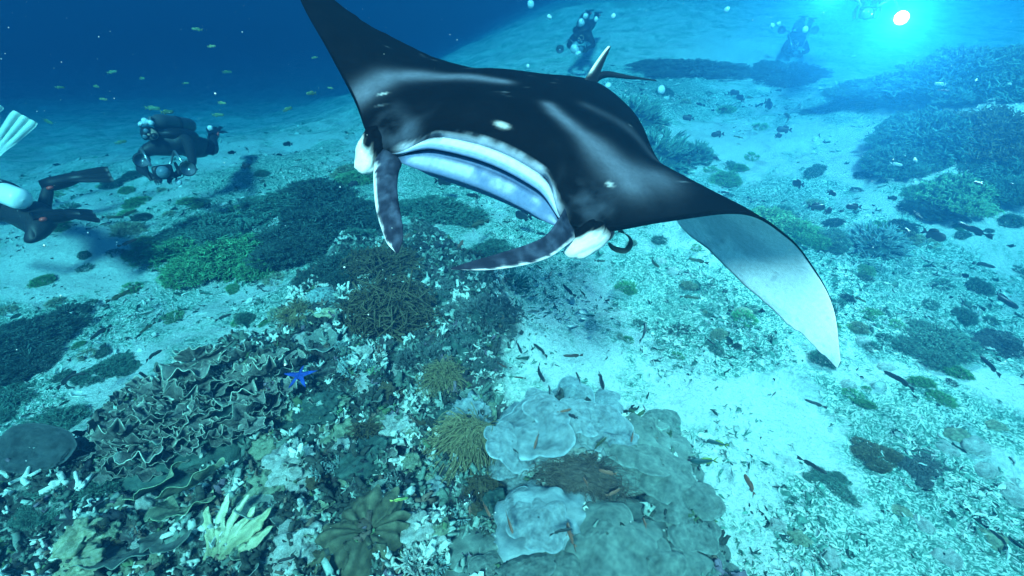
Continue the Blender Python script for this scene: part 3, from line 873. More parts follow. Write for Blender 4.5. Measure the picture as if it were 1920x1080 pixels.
def rosette_mesh(seed=3, folds=15, nr=26, na=200):
    """leather coral: a thick disc thrown into deep radial folds"""
    r = np.linspace(.03, 1, nr); a = np.arange(na) * 2 * np.pi / na
    R_, A_ = np.meshgrid(r, a, indexing='ij')
    Aw = A_ + .16 * np.sin(3 * A_ + 1) * R_ + .42 * vnoise(np.cos(A_) * 2.2, np.sin(A_) * 2.2, R_ * 2.5, seed)
    f = np.abs(np.cos(folds / 2 * Aw + .9 * np.sin(2 * A_))) ** .8 * (.65 + .5 * vnoise(np.cos(A_) * 3, np.sin(A_) * 3, None, seed + 5))
    f2 = np.abs(np.cos(folds * Aw + 1)) ** .8
    amp = sstep(.05, .5, R_)
    edge = 1 + amp * (.16 * f - .07) + .12 * np.sin(2 * A_ + .6) + .08 * np.sin(5 * A_) + .12 * vnoise(np.cos(A_) * 4, np.sin(A_) * 4, None, 8)
    z = .30 * np.sin(R_ * 2.3) + amp * (.17 * f + .05 * f2 * sstep(.5, .9, R_)) - .22 * sstep(.75, 1.0, R_) - .16 * np.exp(-(R_ / .18) ** 2)
    Pt = np.stack([R_ * edge * np.cos(Aw), R_ * edge * np.sin(Aw), z], -1)
    V, F = solid_grid(Pt, .05, True)
    t = (.45 + .75 * f) * (.9 + .2 * vnoise(Pt[..., 0] * 8, Pt[..., 1] * 8, None, 4))
    t = t + .8 * np.exp(-(R_ / .10) ** 2)
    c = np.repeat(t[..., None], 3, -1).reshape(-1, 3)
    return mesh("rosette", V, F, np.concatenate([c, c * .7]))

def cup_mesh(seed, depth=.55, flare=.25, thick=.05, nr=14, na=48):
    rs = np.random.default_rng(seed); ph = rs.uniform(0, 6.28, 3)
    r = np.linspace(.05, 1, nr); a = np.arange(na) * 2 * np.pi / na
    R_, A_ = np.meshgrid(r, a, indexing='ij')
    e = 1 + .08 * np.sin(3 * A_ + ph[0]) * R_ + .05 * np.sin(7 * A_ + ph[1]) * R_
    z = depth * R_ ** 1.8 + .06 * R_ ** 3 * np.sin(5 * A_ + ph[2])
    V, F = solid_grid(np.stack([R_ * e * np.cos(A_), R_ * e * np.sin(A_), z], -1), thick, True)
    t = .75 + .3 * R_ + .9 * sstep(.92, .99, R_)
    c = np.repeat(t[..., None], 3, -1).reshape(-1, 3)
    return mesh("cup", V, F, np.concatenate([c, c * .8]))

# coral materials: real base colours
M = {
 'foliose': coral_mat("foliose_coral_skin", (.20, .21, .18), (.40, .40, .34), 9, 120, .006),
 'bluegrey': coral_mat("blue_grey_coral_skin", (.20, .26, .28), (.42, .48, .47), 5, 170, .006),
 'greengrey': coral_mat("green_grey_coral_skin", (.13, .17, .15), (.27, .32, .27), 6, 170, .006),
 'pale': coral_mat("pale_dead_coral", (.34, .38, .33), (.78, .78, .70), 14, 60, .012),
 'tan': coral_mat("tan_soft_coral", (.12, .10, .045), (.26, .215, .11), 8, 60, .003),
 'brown': coral_mat("brown_soft_coral", (.05, .04, .022), (.12, .095, .05), 7, 60, .003),
 'hairy': coral_mat("dark_brown_strands", (.06, .045, .035), (.14, .105, .08), 7, 60, .003),
 'olive': coral_mat("olive_leather_coral", (.085, .085, .05), (.18, .175, .105), 6, 120, .004),
 'bush': coral_mat("blue_grey_branch_coral", (.06, .085, .08), (.14, .175, .16), 7, 80, .004),
 'green': coral_mat("green_soft_coral", (.06, .24, .10), (.20, .44, .20), 4, 50, .006),
 'teal': coral_mat("teal_soft_coral", (.05, .13, .10), (.14, .27, .20), 4, 50, .006),
 'lime': coral_mat("lime_green_coral", (.12, .30, .14), (.26, .46, .24), 6, 60, .006),
 'dark': coral_mat("dark_algae_coral", (.022, .055, .048), (.085, .15, .12), 5, 40, .01),
 'yellow': coral_mat("pale_yellow_sponge", (.34, .36, .19), (.70, .70, .48), 6, 60, .01, spots=(14, (.14, .17, .10), .64)),
 'lemon': coral_mat("greenish_plate_coral", (.20, .26, .16), (.42, .47, .32), 5, 90, .008, spots=(18, (.08, .10, .06), .66)),
 'slab': coral_mat("dark_grey_sponge", (.05, .07, .07), (.085, .11, .11), 6, 150, .006),
 'brain': coral_mat("brain_coral_skin", (.14, .22, .21), (.26, .36, .34), 8, 80, .004),
 'star': coral_mat("blue_starfish_skin", (.006, .02, .16), (.02, .075, .40), 24, 160, .003, rough=.6),
}

def mpp(px, py): return depth_at(px, py) / 960.0
def coral_label(o, label, cat, group=None): return tag(o, label, cat, group)

# -- brown-grey cabbage coral colony: every leaf is a plate of its own
FAN = [fan_plate(s, ruffle=.07 + .035 * (s % 5), lobes=3 + s % 4, arc=75 + 17 * (s % 6), cup=.1 + .1 * (s % 5), rim=1.5 + .5 * (s % 4)) for s in range(14)]
for f in FAN: f.materials.append(M['foliose'])
def build_foliose():
    c = G(360, 800)
    root = empty("foliose_coral", c, "brown-grey cabbage coral colony of thin wavy leaves with pale rims", "coral")
    rs = np.random.default_rng(5)
    base = dome_mesh(8, .5, .3, 2, .06, 6)
    b = link("base", base, M['dark'], root, (0, 0, -.10), None, (.50, .42, .30))
    poly = [(170, 860), (215, 775), (330, 712), (440, 670), (540, 672), (560, 730), (520, 800), (440, 850), (300, 905), (200, 915)]
    got = []
    tries = 0
    while len(got) < 180 and tries < 6000:
        tries += 1
        px, py = rs.uniform(165, 565), rs.uniform(665, 920)
        if poly_sdf(np.array([px]), np.array([py]), poly)[0] > 0: continue
        if any((px - q[0]) ** 2 + ((py - q[1]) * 1.3) ** 2 < 19 ** 2 for q in got): continue
        got.append((px, py))
    for i, (px, py) in enumerate(got):
        g = G(px, py); k = rs.lognormal(math.log(.082), .28) * (1.0 if px > 250 else .85)
        hump = .10 * (1 - min(1, abs(px - 380) / 230))
        az = math.radians(-70) + rs.normal(0, .7) + (px - 380) / 260.0
        tilt = -rs.uniform(-.15, .9)
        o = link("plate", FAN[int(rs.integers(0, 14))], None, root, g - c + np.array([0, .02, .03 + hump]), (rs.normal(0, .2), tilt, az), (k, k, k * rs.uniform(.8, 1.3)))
build_foliose()

# -- overlapping shelf corals in the foreground
LOB = [lobe_plate(s, lobes=5 + s % 3, droop=.28 + .05 * (s % 3)) for s in range(5)]
LOBB = [m_.copy() for m_ in LOB]
for f in LOB: f.materials.append(M['bluegrey'])
for f in LOBB: f.materials.append(M['greengrey'])
def build_shelf(name, label, spots, meshes, seed, mat):
    rs = np.random.default_rng(seed)
    c = G(spots[0][0], spots[0][1])
    root = empty(name, c, label, "coral")
    link("base", dome_mesh(seed, .55, .3, 2.2, .08, 6), M[mat], root, (.04, .02, -.10), None, (.36, .30, .34))
    for i, (px, py, rp, lift) in enumerate(spots):
        k = 1.14 * rp * mpp(px, py); g = G(px, py)
        g = g - ray(px, py) * lift * .5
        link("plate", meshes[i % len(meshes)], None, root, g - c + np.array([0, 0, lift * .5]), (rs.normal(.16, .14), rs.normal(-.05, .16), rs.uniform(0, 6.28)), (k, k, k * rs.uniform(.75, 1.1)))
build_shelf("shelf_coral", "blue-grey shelf coral with ruffled overlapping lobes beside the bright sand",
            [(1000, 815, 66, .20), (958, 850, 44, .16), (945, 880, 34, .10), (1038, 795, 44, .24), (1085, 790, 40, .15), (1120, 812, 46, .18), (985, 790, 40, .14),
             (1150, 845, 40, .13), (962, 905, 30, .06), (1010, 770, 36, .10), (1075, 752, 40, .06), (1125, 760, 40, .05)], LOB, 2, 'bluegrey')
build_shelf("shelf_coral", "small blue-grey shelf coral disc below the brown feathery tuft",
            [(1010, 990, 48, .12), (985, 960, 36, .10), (1018, 1018, 40, .05), (968, 1000, 28, .05), (1000, 940, 34, .12)], LOB[2:] + LOB[:2], 4, 'bluegrey')
build_shelf("shelf_coral", "green-grey shelf coral spreading wide lobes down to the sand",
            [(1190, 850, 62, .12), (1240, 890, 56, .10), (1215, 820, 44, .10), (1285, 935, 52, .05), (1170, 890, 40, .16), (1300, 985, 50, .04), (1325, 1035, 48, .03),
             (1255, 950, 44, .10), (1270, 1040, 56, .06), (1330, 1080, 46, .03), (1240, 800, 36, .04), (1290, 1085, 50, .06)], LOBB, 6, 'greengrey')
build_shelf("shelf_coral", "big smooth grey-green shelf coral disc growing in front of the tuft",
            [(1135, 1025, 82, .12), (1215, 1065, 54, .08), (1080, 1060, 50, .06), (1165, 1085, 60, .10)], LOBB[1:] + LOBB[:1], 9, 'greengrey')
build_shelf("shelf_coral", "olive shelf coral with dark seams at the foot of the reef",
            [(945, 1040, 44, .06), (985, 1065, 46, .06), (925, 1075, 36, .04)], LOBB[3:] + LOBB[:3], 12, 'greengrey')

def single(name, label, px, py, rp, me, mat, squash=(1, 1, 1), lift=0.0, rot=(0, 0, 0), cat="coral", group=None, sink=.15):
    g = G(px, py); k = rp * mpp(px, py)
    o = link(name, me, M[mat], None, g + np.array([0, 0, lift - sink * k]), rot, (k * squash[0], k * squash[1], k * squash[2]))
    return tag(o, label, cat, group)
def crowned(name, label, px, py, rp, crown, mat, squash=(1, 1, .8), rot=(0, 0, 0), lift=0.0, cat="coral", group=None, seed=1, bmat=None, sink=.1, lobes=0, alt=None):
    g = G(px, py); k = rp * mpp(px, py)
    root = empty(name, g + np.array([0, 0, lift - sink * k]), label, cat, group, rot)
    root.scale = (k * squash[0], k * squash[1], k * squash[2])
    link("base", dome_mesh(seed, .7, .2, 2, .05, 6, 16, 22), M[bmat or mat], root, None, None, .68)
    link("crown", crown, M[mat], root)
    rs = np.random.default_rng(int(px * 7 + py))
    for q in range(lobes):        # side lobes break up the outline
        a = rs.uniform(0, 6.28); k2 = rs.uniform(.32, .62); rr = rs.uniform(.75, 1.15)
        link("lobe", alt if (alt is not None and q % 2) else crown, M[mat], root, (rr * math.cos(a), rr * math.sin(a), rs.uniform(-.15, .25)), (rs.normal(0, .3), rs.normal(0, .3), rs.uniform(0, 6.28)), (k2, k2, k2 * rs.uniform(.8, 1.5)))
    return root

# tan feathery soft corals
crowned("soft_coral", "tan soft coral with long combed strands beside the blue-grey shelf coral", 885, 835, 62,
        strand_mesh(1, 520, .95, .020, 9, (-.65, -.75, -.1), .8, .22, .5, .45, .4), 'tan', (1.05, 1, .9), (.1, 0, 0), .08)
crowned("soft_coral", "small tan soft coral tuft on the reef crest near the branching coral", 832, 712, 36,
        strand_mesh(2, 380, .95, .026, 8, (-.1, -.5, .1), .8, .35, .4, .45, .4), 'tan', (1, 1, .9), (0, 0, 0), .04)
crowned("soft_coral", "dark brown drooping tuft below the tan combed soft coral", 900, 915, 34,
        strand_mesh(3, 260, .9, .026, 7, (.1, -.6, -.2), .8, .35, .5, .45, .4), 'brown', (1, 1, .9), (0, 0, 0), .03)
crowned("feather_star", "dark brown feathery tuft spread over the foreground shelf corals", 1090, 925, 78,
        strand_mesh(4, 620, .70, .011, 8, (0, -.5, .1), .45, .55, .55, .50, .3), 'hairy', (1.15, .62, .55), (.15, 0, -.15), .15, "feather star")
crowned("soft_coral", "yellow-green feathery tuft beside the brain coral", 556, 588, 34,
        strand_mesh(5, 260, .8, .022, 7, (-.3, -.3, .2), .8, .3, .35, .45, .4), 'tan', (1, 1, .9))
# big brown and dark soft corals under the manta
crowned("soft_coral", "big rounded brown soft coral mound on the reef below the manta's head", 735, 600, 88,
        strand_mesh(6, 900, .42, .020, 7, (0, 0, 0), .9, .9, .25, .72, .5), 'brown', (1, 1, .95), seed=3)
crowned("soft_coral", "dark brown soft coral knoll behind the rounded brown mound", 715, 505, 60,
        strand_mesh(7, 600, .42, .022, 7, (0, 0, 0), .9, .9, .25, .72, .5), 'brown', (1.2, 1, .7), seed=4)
TW = [twig_mesh(s, 120, 6, .26, .022) for s in (11, 12, 13)]
for (px, py, rp, lab, i) in [(872, 650, 84, "widest blue-grey branching coral bush on the reef edge by the sand", 0), (805, 665, 50, "blue-grey branching coral bush between the brown mound and the tan tuft", 1),
                             (905, 590, 66, "blue-grey branching coral bush behind the widest bush", 2), (905, 690, 34, "low blue-grey branching coral bush nearest the sand school of fish", 1),
                             (835, 560, 46, "small branching coral bush tucked against the brown mound", 0)]:
    crowned("branching_coral", lab, px, py, rp * .9, TW[i], 'bush', (1, 1, .85), (0, 0, i), lobes=5, seed=i + 5, bmat='dark')
# leather rosette, sponges, cups
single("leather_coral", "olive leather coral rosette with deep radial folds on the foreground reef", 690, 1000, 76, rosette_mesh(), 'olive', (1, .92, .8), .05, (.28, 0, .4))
def build_finger_sponge():
    g = G(405, 1050); k = mpp(405, 1050)
    root = empty("finger_sponge", g, "pale yellow sponge of long flat fingers fanning upward", "sponge")
    for i, (ax, ay, l, w) in enumerate([(-.16, .9, 95, 16), (.05, 1, 118, 15), (.25, 1, 120, 14), (.42, .95, 105, 18), (.60, .8, 118, 24), (.85, .55, 100, 20)]):
        n, kk = 22, 14
        s = np.linspace(0, 1, n); d = np.array([ax, ay * .75, .45]); d /= np.linalg.norm(d)
        side = np.cross(d, [0, 0, 1]); side /= np.linalg.norm(side); nn_ = np.cross(side, d)
        a = np.arange(kk) * 2 * np.pi / kk
        wv = w * k * (.35 + .65 * np.sin(np.clip(s, 0, 1) * 2.2 + .35)) * .62 * np.sqrt(np.clip(1.0005 - s ** 5, 0, 1))
        c = d[None] * (s * l * k)[:, None] + side[None] * (.012 * np.sin(s * 5 + i))[:, None] + np.array([(i - 2.5) * 7 * k, 0, 0])
        V = c[:, None] + side[None, None] * (np.cos(a)[None] * wv[:, None])[..., None] + nn_[None, None] * (np.sin(a)[None] * wv[:, None] * .45)[..., None]
        F = [tuple(f) for f in grid_faces(n, kk, True)] + [tuple(range(kk))[::-1], tuple(range((n - 1) * kk, n * kk))]
        V = V + .010 * np.stack([vnoise(V[..., 0] * 40, V[..., 1] * 40, V[..., 2] * 40, q) for q in (1, 2, 3)], -1)
        cols = (np.repeat((.45 + .6 * np.abs(np.sin(a * 2 + i)))[None], n, 0) * (.55 + .6 * s)[:, None]).reshape(-1, 1) * np.array([1, 1, .95])
        link("finger", mesh("finger", V.reshape(-1, 3), F, cols), M['yellow'], root)
build_finger_sponge()
CUP = [cup_mesh(s) for s in (1, 2, 3)]
single("cup_coral", "grey-green cup coral with pale rim beside the finger sponge", 486, 975, 36, CUP[0], 'greengrey', (1, 1, .8), .05, (-.35, .25, 0), sink=0)
single("cup_coral", "small ring-shaped cup coral below the finger sponge", 456, 1048, 19, CUP[1], 'lemon', (1, 1, .9), .03, (-.2, .1, 0), sink=0)
single("cup_coral", "tiny yellowish cup coral beside the olive rosette", 601, 962, 15, CUP[2], 'lemon', (1, 1, .9), .03, (-.2, .1, 0), sink=0)
PL = [fan_plate(s + 20, ruffle=.10, lobes=3, arc=130, cup=.25, rim=1.6) for s in range(3)]
single("plate_coral", "yellow-green plate coral leaning over a white patch", 300, 925, 58, PL[0], 'lemon', (1, 1, 1), .06, (.2, -.5, -1.0), sink=0)
single("plate_coral", "yellow-green plate coral growing against the cabbage coral's right foot", 372, 925, 52, PL[1], 'lemon', (1, 1, 1), .07, (.1, -.75, -.9), sink=0)
single("plate_coral", "green-grey plate coral spotted with algae between the two yellow-green plates", 345, 965, 52, PL[2], 'lemon', (1, 1, 1), .05, (.1, -.4, -1.6), sink=0)
single("plate_coral", "broad grey-green plate coral at the foot of the reef", 250, 1045, 70, fan_plate(31, .08, 140, .15, lobes=3, rim=1.4), 'greengrey', (1, 1, 1), .06, (.1, -.45, -1.4), sink=0)
single("plate_coral", "second plate of grey-green coral beneath the yellow-green plates", 330, 1010, 56, fan_plate(32, .08, 140, .15, lobes=3, rim=1.4), 'greengrey', (1, 1, 1), .03, (.1, -.35, -1.2), sink=0)
single("dead_coral_head", "bleached white coral stump behind the yellow-green plates", 292, 965, 26, dome_mesh(41, 1.5, .5, 2, .1, 5), 'pale', (1, 1, 1), .04)
single("dead_coral_head", "bleached branching coral stump at the reef's outer foot", 150, 1010, 34, dome_mesh(42, .8, .9, 2.5, .15, 5), 'yellow', (1, 1, .8), .02)
single("dead_coral_head", "yellowish bleached coral lump below the outer reef foot", 150, 1065, 30, dome_mesh(43, .8, .7, 2.2, .15, 5), 'yellow', (1.2, 1, .8), .02)
single("elephant_ear_sponge", "smooth dark grey sponge slab standing beside the cabbage coral", 78, 862, 60, lobe_plate(51, 3, .15, scallop=.06, ridges=0), 'slab', (1, .8, 1), .10, (.75, .1, .2), cat="sponge", sink=0)
single("brain_coral", "grey brain coral with winding ridges near the pale yellow sponge", 603, 563, 33, dome_mesh(61, .75, .12, 2, .10, 7, 60, 90, True), 'brain')
single("lump_sponge", "bright pale yellow-green sponge lump beside the brain coral", 615, 596, 27, dome_mesh(62, .5, .9, 2.3, .12, 5), 'yellow', (1.1, .8, .8), .03, cat="sponge")
for (px, py, rp, lab, mt_) in [
    (1065, 862, 48, "white knobbly dead coral head between the blue-grey shelves", 'pale'), (1165, 905, 34, "small white knobbly coral lump beside the dark feathery tuft", 'pale'),
    (1245, 1000, 36, "pale crusted rock showing between the green-grey shelf lobes", 'pale'), (1050, 1068, 34, "pale knobbly lump at the foot of the big smooth disc", 'lemon'),
    (540, 870, 46, "pale lumpy coral head right of the cabbage coral", 'pale'), (500, 905, 34, "pale green lumpy coral near the cup coral", 'lemon'),
    (560, 1020, 50, "white crusted boulder between the cup coral and the olive rosette", 'pale'), (600, 1075, 44, "low tan boulder coral under the olive rosette", 'olive'),
    (800, 990, 40, "white lumpy coral cluster right of the olive rosette", 'pale'), (820, 910, 34, "pale blue lumpy coral below the tan combed soft coral", 'bluegrey'),
    (470, 1000, 34, "round grey boulder coral beside the finger sponge", 'greengrey'), (750, 800, 34, "pale coral knob in the middle of the dark reef flat", 'pale'),
    (640, 810, 36, "pale greenish coral knob in the middle of the reef flat", 'lemon'), (480, 690, 30, "feathery pale coral knob on the cabbage coral's upper edge", 'lemon'),
    (690, 715, 24, "white coral knob near the blue starfish", 'pale'), (880, 770, 38, "pale lavender crusted rock at the reef edge above the shelf coral", 'bluegrey')]:
    single("coral_head", lab, px, py, rp, dome_mesh(int(px + py), .65, .55, 2.4, .22, 6, 34, 48), mt_, (1, 1, .9), .0, (0, 0, px))
for (px, py, rp, lab) in [(600, 760, 40, "dark mossy lump just below the blue starfish"), (690, 860, 50, "dark mossy coral lump in the hollow of the reef flat"), (850, 790, 36, "dark purple lump left of the shelf coral"),
                          (560, 800, 38, "dark mossy lump at the cabbage coral's right edge"), (930, 950, 34, "dark blue-grey lump under the shelf corals")]:
    single("algae_lump", lab, px, py, rp, dome_mesh(int(px * 2 + py), .6, .6, 2.6, .25, 7, 30, 44), 'dark', (1, 1, .9))
KN = twig_mesh(31, 40, 4, .45, .07, .8, .45, .5)
for (px, py, rp, lab, mt_) in [(418, 884, 20, "small pale cauliflower coral right of the cabbage coral's frilled edge", 'brain'), (700, 702, 17, "tiny bright green coral sprig right of the blue starfish", 'lime'),
                               (740, 765, 14, "tiny bright green coral sprig in the middle of the reef flat", 'lime'), (640, 775, 16, "tiny green coral sprig below the blue starfish", 'lime'),
                               (745, 905, 30, "white-tipped finger coral clump above the olive rosette", 'bush'), (660, 690, 34, "pale finger coral clump above the blue starfish", 'brain'),
                               (960, 530, 36, "teal finger coral clump on the sand below the manta's head fin", 'teal'), (780, 1055, 34, "white finger coral clump below the white lumpy cluster", 'pale')]:
    single("finger_coral", lab, px, py, rp, KN, mt_, (1, 1, .9))

# blue starfish
def build_starfish():
    g = G(566, 716); R0 = 33 * mpp(566, 716)
    nr, na = 10, 80
    r = np.linspace(.02, 1, nr); a = np.arange(na) * 2 * np.pi / na
    R_, A_ = np.meshgrid(r, a, indexing='ij')
    k = np.abs(((A_ * 5 / (2 * np.pi)) % 1) - .5) * 2          # 1 on an arm, 0 between
    edge = .26 + .74 * k ** 2.6
    bend = .18 * np.sin(A_ * 2 + 1) * R_
    arm = R_ * edge
    z = .16 * np.sqrt(np.clip(1 - (R_) ** 2, 0, 1)) * (.55 + .45 * (1 - arm)) - .10 * arm ** 2 + .12
    Pt = np.stack([arm * np.cos(A_ + bend), arm * np.sin(A_ + bend), z], -1) * R0
    V, F = solid_grid(Pt, .05 * R0, True)
    o = link("starfish", mesh("starfish", V, F, np.ones((len(V), 3))), M['star'], None, g + np.array([0, -.01, .05]), (.08, .05, .5))
    tag(o, "bright blue starfish lying on the reef", "starfish")
build_starfish()

# -- middle distance: green and dark soft coral fields left of the manta
GR = [strand_mesh(s, 1900, .20, .017, 4, (0, 0, .2), .8, .7, .15, .86, .6, 4, .5, 5.5) for s in (71, 72, 73)]
for (px, py, rp, mt_, sq, lab, i) in [
    (350, 480, 80, 'green', (1.1, 1, .55), "bright green soft coral mound on the sandy edge", 0), (440, 475, 86, 'green', (1.1, 1, .5), "olive green soft coral mound right of the bright green one", 1),
    (400, 430, 70, 'teal', (1.3, 1, .5), "teal soft coral mound behind the green mounds", 2), (560, 450, 78, 'dark', (1.2, 1, .55), "dark soft coral thicket right of the olive green mound", 0),
    (640, 420, 84, 'dark', (1.2, 1, .6), "dark soft coral thicket under the manta's head fin", 1), (600, 370, 76, 'dark', (1.3, 1, .55), "dark soft coral thicket behind the other dark thickets", 2),
    (650, 500, 60, 'dark', (1.2, 1, .6), "dark soft coral thicket beside the brown mounds", 1), (530, 385, 60, 'teal', (1.3, 1, .5), "teal soft coral patch behind the dark thickets", 0),
    (690, 330, 44, 'lime', (1.2, 1, .5), "light green soft coral below the manta's pale brow", 1), (820, 395, 60, 'teal', (1.3, 1, .55), "teal soft coral mound under the manta's mouth", 2),
    (930, 478, 46, 'teal', (1.2, 1, .55), "rounded teal coral just above the manta's curled head fin", 0), (45, 640, 78, 'dark', (1.2, 1, .4), "dark green coral bed beside the diver's legs and the sand", 1),
    (25, 745, 56, 'teal', (1.1, 1, .4), "teal coral bed below the dark bed at the sand's edge", 2), (110, 800, 56, 'teal', (1.2, 1, .5), "teal coral bank above the smooth grey sponge slab", 0),
    (205, 690, 40, 'teal', (1.2, 1, .45), "small teal coral patch on the bright sand tongue", 1), (120, 930, 60, 'teal', (1.2, 1, .5), "teal coral bank below the smooth grey sponge slab", 2)]:
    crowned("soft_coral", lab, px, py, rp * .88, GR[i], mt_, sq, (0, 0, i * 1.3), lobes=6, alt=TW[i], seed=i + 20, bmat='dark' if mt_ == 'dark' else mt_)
# -- right side: reef slope behind the wing
for (px, py, rp, mt_, sq, lab, i) in [
    (1440, 425, 54, 'lime', (1.2, 1, .9), "bright green leafy soft coral above the manta's wing", 0), (1500, 440, 44, 'green', (1.2, 1, .8), "green leafy soft coral right of the bright green one", 1),
    (1560, 450, 36, 'teal', (1.2, 1, .7), "low teal soft coral right of the green leafy ones", 2), (1790, 375, 66, 'lime', (1, 1, 1), "pale green soft coral lump on the reef slope", 0),
    (1740, 270, 84, 'teal', (1.2, 1, 1), "large teal soft coral bank on the reef slope", 1), (1850, 265, 90, 'olive', (1.1, 1, .9), "olive-brown soft coral bank on the reef slope", 2),
    (1680, 310, 56, 'teal', (1.2, 1, .9), "teal soft coral on the reef slope's sandy edge", 2), (1890, 350, 70, 'teal', (1, 1, 1), "teal soft coral right of the pale green lump", 1),
    (1800, 160, 96, 'teal', (1.3, 1, .9), "highest teal soft coral bank on the reef slope", 0), (1665, 175, 70, 'teal', (1.4, 1, .6), "hazy teal coral bank under the dive lamps", 1),
    (1890, 130, 70, 'teal', (1.2, 1, .8), "small teal coral on top of the reef slope", 2),
    (1740, 390, 46, 'dark', (1.2, 1, .7), "dark coral at the foot of the reef slope", 1), 
    (1480, 140, 60, 'bush', (1.7, 1, .5), "far hazy coral bank at the end of the sand channel", 2),
    (1300, 130, 60, 'bush', (1.8, 1, .45), "far hazy coral bank behind the manta's tail", 0), (1880, 640, 50, 'bush', (1.3, 1, .35), "dark algae-covered coral on the right rubble field", 1),
    (1760, 640, 60, 'teal', (1.3, 1, .4), "teal algae-covered coral on the rubble right of the wing tip", 2), (1640, 850, 30, 'olive', (1.3, 1, .35), "brown algae lump on the rubble field below the wing tip", 0),
    (1560, 910, 32, 'teal', (1.4, 1, .3), "dark algae lump on the rubble beside the sand patch", 1), (1735, 870, 36, 'bush', (1.4, 1, .3), "dark algae lump beside the pale round boulders", 2)]:
    crowned("soft_coral", lab, px, py, rp * .88, GR[i], mt_, sq, (0, 0, i * 1.9), lobes=6, alt=TW[i], seed=i + 30, bmat='dark' if mt_ == 'dark' else mt_)
SH = [twig_mesh(s, 130, 6, .36, .026, .9, .62, .45) for s in (81, 82)]
for (px, py, rp, lab, i, mt_) in [(1215, 300, 84, "big teal branching coral right behind the manta's back", 0, 'teal'), (1290, 300, 52, "teal branching coral between the manta's back and the sand channel", 1, 'teal'),
                                  (1640, 458, 56, "fine-branched grey-green coral dome right of the manta's wing", 1, 'brain'), (1180, 230, 70, "hazy branching coral behind the manta's tail base", 0, 'teal')]:
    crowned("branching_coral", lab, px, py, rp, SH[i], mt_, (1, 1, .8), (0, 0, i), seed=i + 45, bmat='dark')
for i, (px, py, rp) in enumerate([(1800, 815, 24), (1830, 835, 26), (1775, 840, 20), (1870, 800, 18), (1850, 880, 22), (1730, 985, 22), (1450, 520, 14), (1262, 508, 15), (1238, 490, 14), (1690, 960, 18),
                                  (1590, 720, 16), (1620, 640, 16), (1500, 1010, 20), (1460, 985, 17), (1905, 930, 28), (1860, 1010, 26), (1780, 1050, 28), (1350, 660, 15), (1395, 585, 15), (1660, 690, 16), (1560, 1050, 24)]):
    where = "beyond the manta's wing tip" if py > 600 else "below the manta's wing"
    if px > 1740 and py < 900: where = "beside the dark algae lump"
    look = "pale" if i % 3 else "yellowish"
    single("boulder_coral", f"small rounded {look} coral boulder in the rubble {where}", px, py, rp, dome_mesh(100 + i, .6, .3, 1.8, .10, 5, 18, 26), 'pale' if i % 3 else 'lemon', (1.1, .9, .9), 0, (0, 0, i), group=f"{look} boulders in the rubble {where}")

# -- small colonies crusting the reef flat
LAND = [(566, 716, "blue starfish"), (690, 1000, "olive rosette"), (405, 1010, "finger sponge"), (870, 850, "tan combed soft coral"), (480, 860, "cabbage coral's frilled edge"), (832, 712, "small tan tuft"),
        (690, 860, "dark hollow of the reef flat"), (250, 1045, "broad grey-green plate coral"), (560, 1020, "white crusted boulder"), (800, 990, "white lumpy cluster"), (640, 620, "pale yellow sponge")]
def build_small_colonies():
    rs = np.random.default_rng(77)
    kinds = [("coral_head", dome_mesh(201, .7, .6, 2.4, .25, 6, 22, 30), 'pale', "small pale lumpy coral crusting the reef flat"),
             ("coral_head", dome_mesh(202, .7, .5, 2.2, .22, 6, 22, 30), 'lemon', "small greenish lumpy coral crusting the reef flat"),
             ("coral_head", dome_mesh(203, .6, .6, 2.6, .25, 7, 22, 30), 'brown', "small brown lumpy coral crusting the reef flat"),
             ("finger_coral", KN, 'brain', "small grey-green finger coral sprouting from the reef flat"),
             ("finger_coral", KN, 'pale', "small white finger coral sprouting from the reef flat"),
             ("plate_coral", PL[1], 'lemon', "small greenish fan-shaped coral on the reef flat"),
             ("plate_coral", FAN[2], 'foliose', "small brown-grey fan-shaped coral on the reef flat"),
             ("cup_coral", CUP[1], 'greengrey', "small grey-green cup-shaped coral on the reef flat"),
             ("soft_coral", strand_mesh(205, 160, .7, .035, 6, (0, -.3, .1), .8, .4, .4, .5, .4), 'brown', "small dark brown tufted coral on the reef flat")]
    poly = [(180, 940), (520, 700), (600, 610), (690, 640), (940, 700), (910, 830), (930, 1075), (120, 1075)]
    avoid = [(690, 1000, 85), (405, 1000, 70), (566, 716, 45), (870, 850, 60), (486, 975, 36), (830, 712, 36), (360, 800, 130), (300, 940, 60)]
    got = []
    for _ in range(5000):
        if len(got) >= 105: break
        px, py = rs.uniform(120, 950), rs.uniform(600, 1078)
        if poly_sdf(np.array([px]), np.array([py]), poly)[0] > 0: continue
        if any((px - q[0]) ** 2 + (py - q[1]) ** 2 < q[2] ** 2 for q in avoid): continue
        if any((px - q[0]) ** 2 + (py - q[1]) ** 2 < 24 ** 2 for q in got): continue
        got.append((px, py))
        nm, me, mt_, lab = kinds[rs.choice(len(kinds), p=[.17, .16, .12, .14, .08, .1, .08, .07, .08])]
        fan = nm == "plate_coral"
        near = min(LAND, key=lambda q: (px - q[0]) ** 2 + (py - q[1]) ** 2)[2]
        lab = lab.split(' on the')[0].split(' crust')[0].split(' sprout')[0] + " near the " + near
        grp = lab
        single(nm, lab, px, py, rs.uniform(13, 30), me, mt_, (1, rs.uniform(.8, 1.1), rs.uniform(.7, 1.1)), .03 if fan else .0,
               (rs.normal(0, .15), -.5 if fan else rs.normal(0, .15), rs.normal(-1.2, .8) if fan else rs.uniform(0, 6.28)), group=grp)
build_small_colonies()

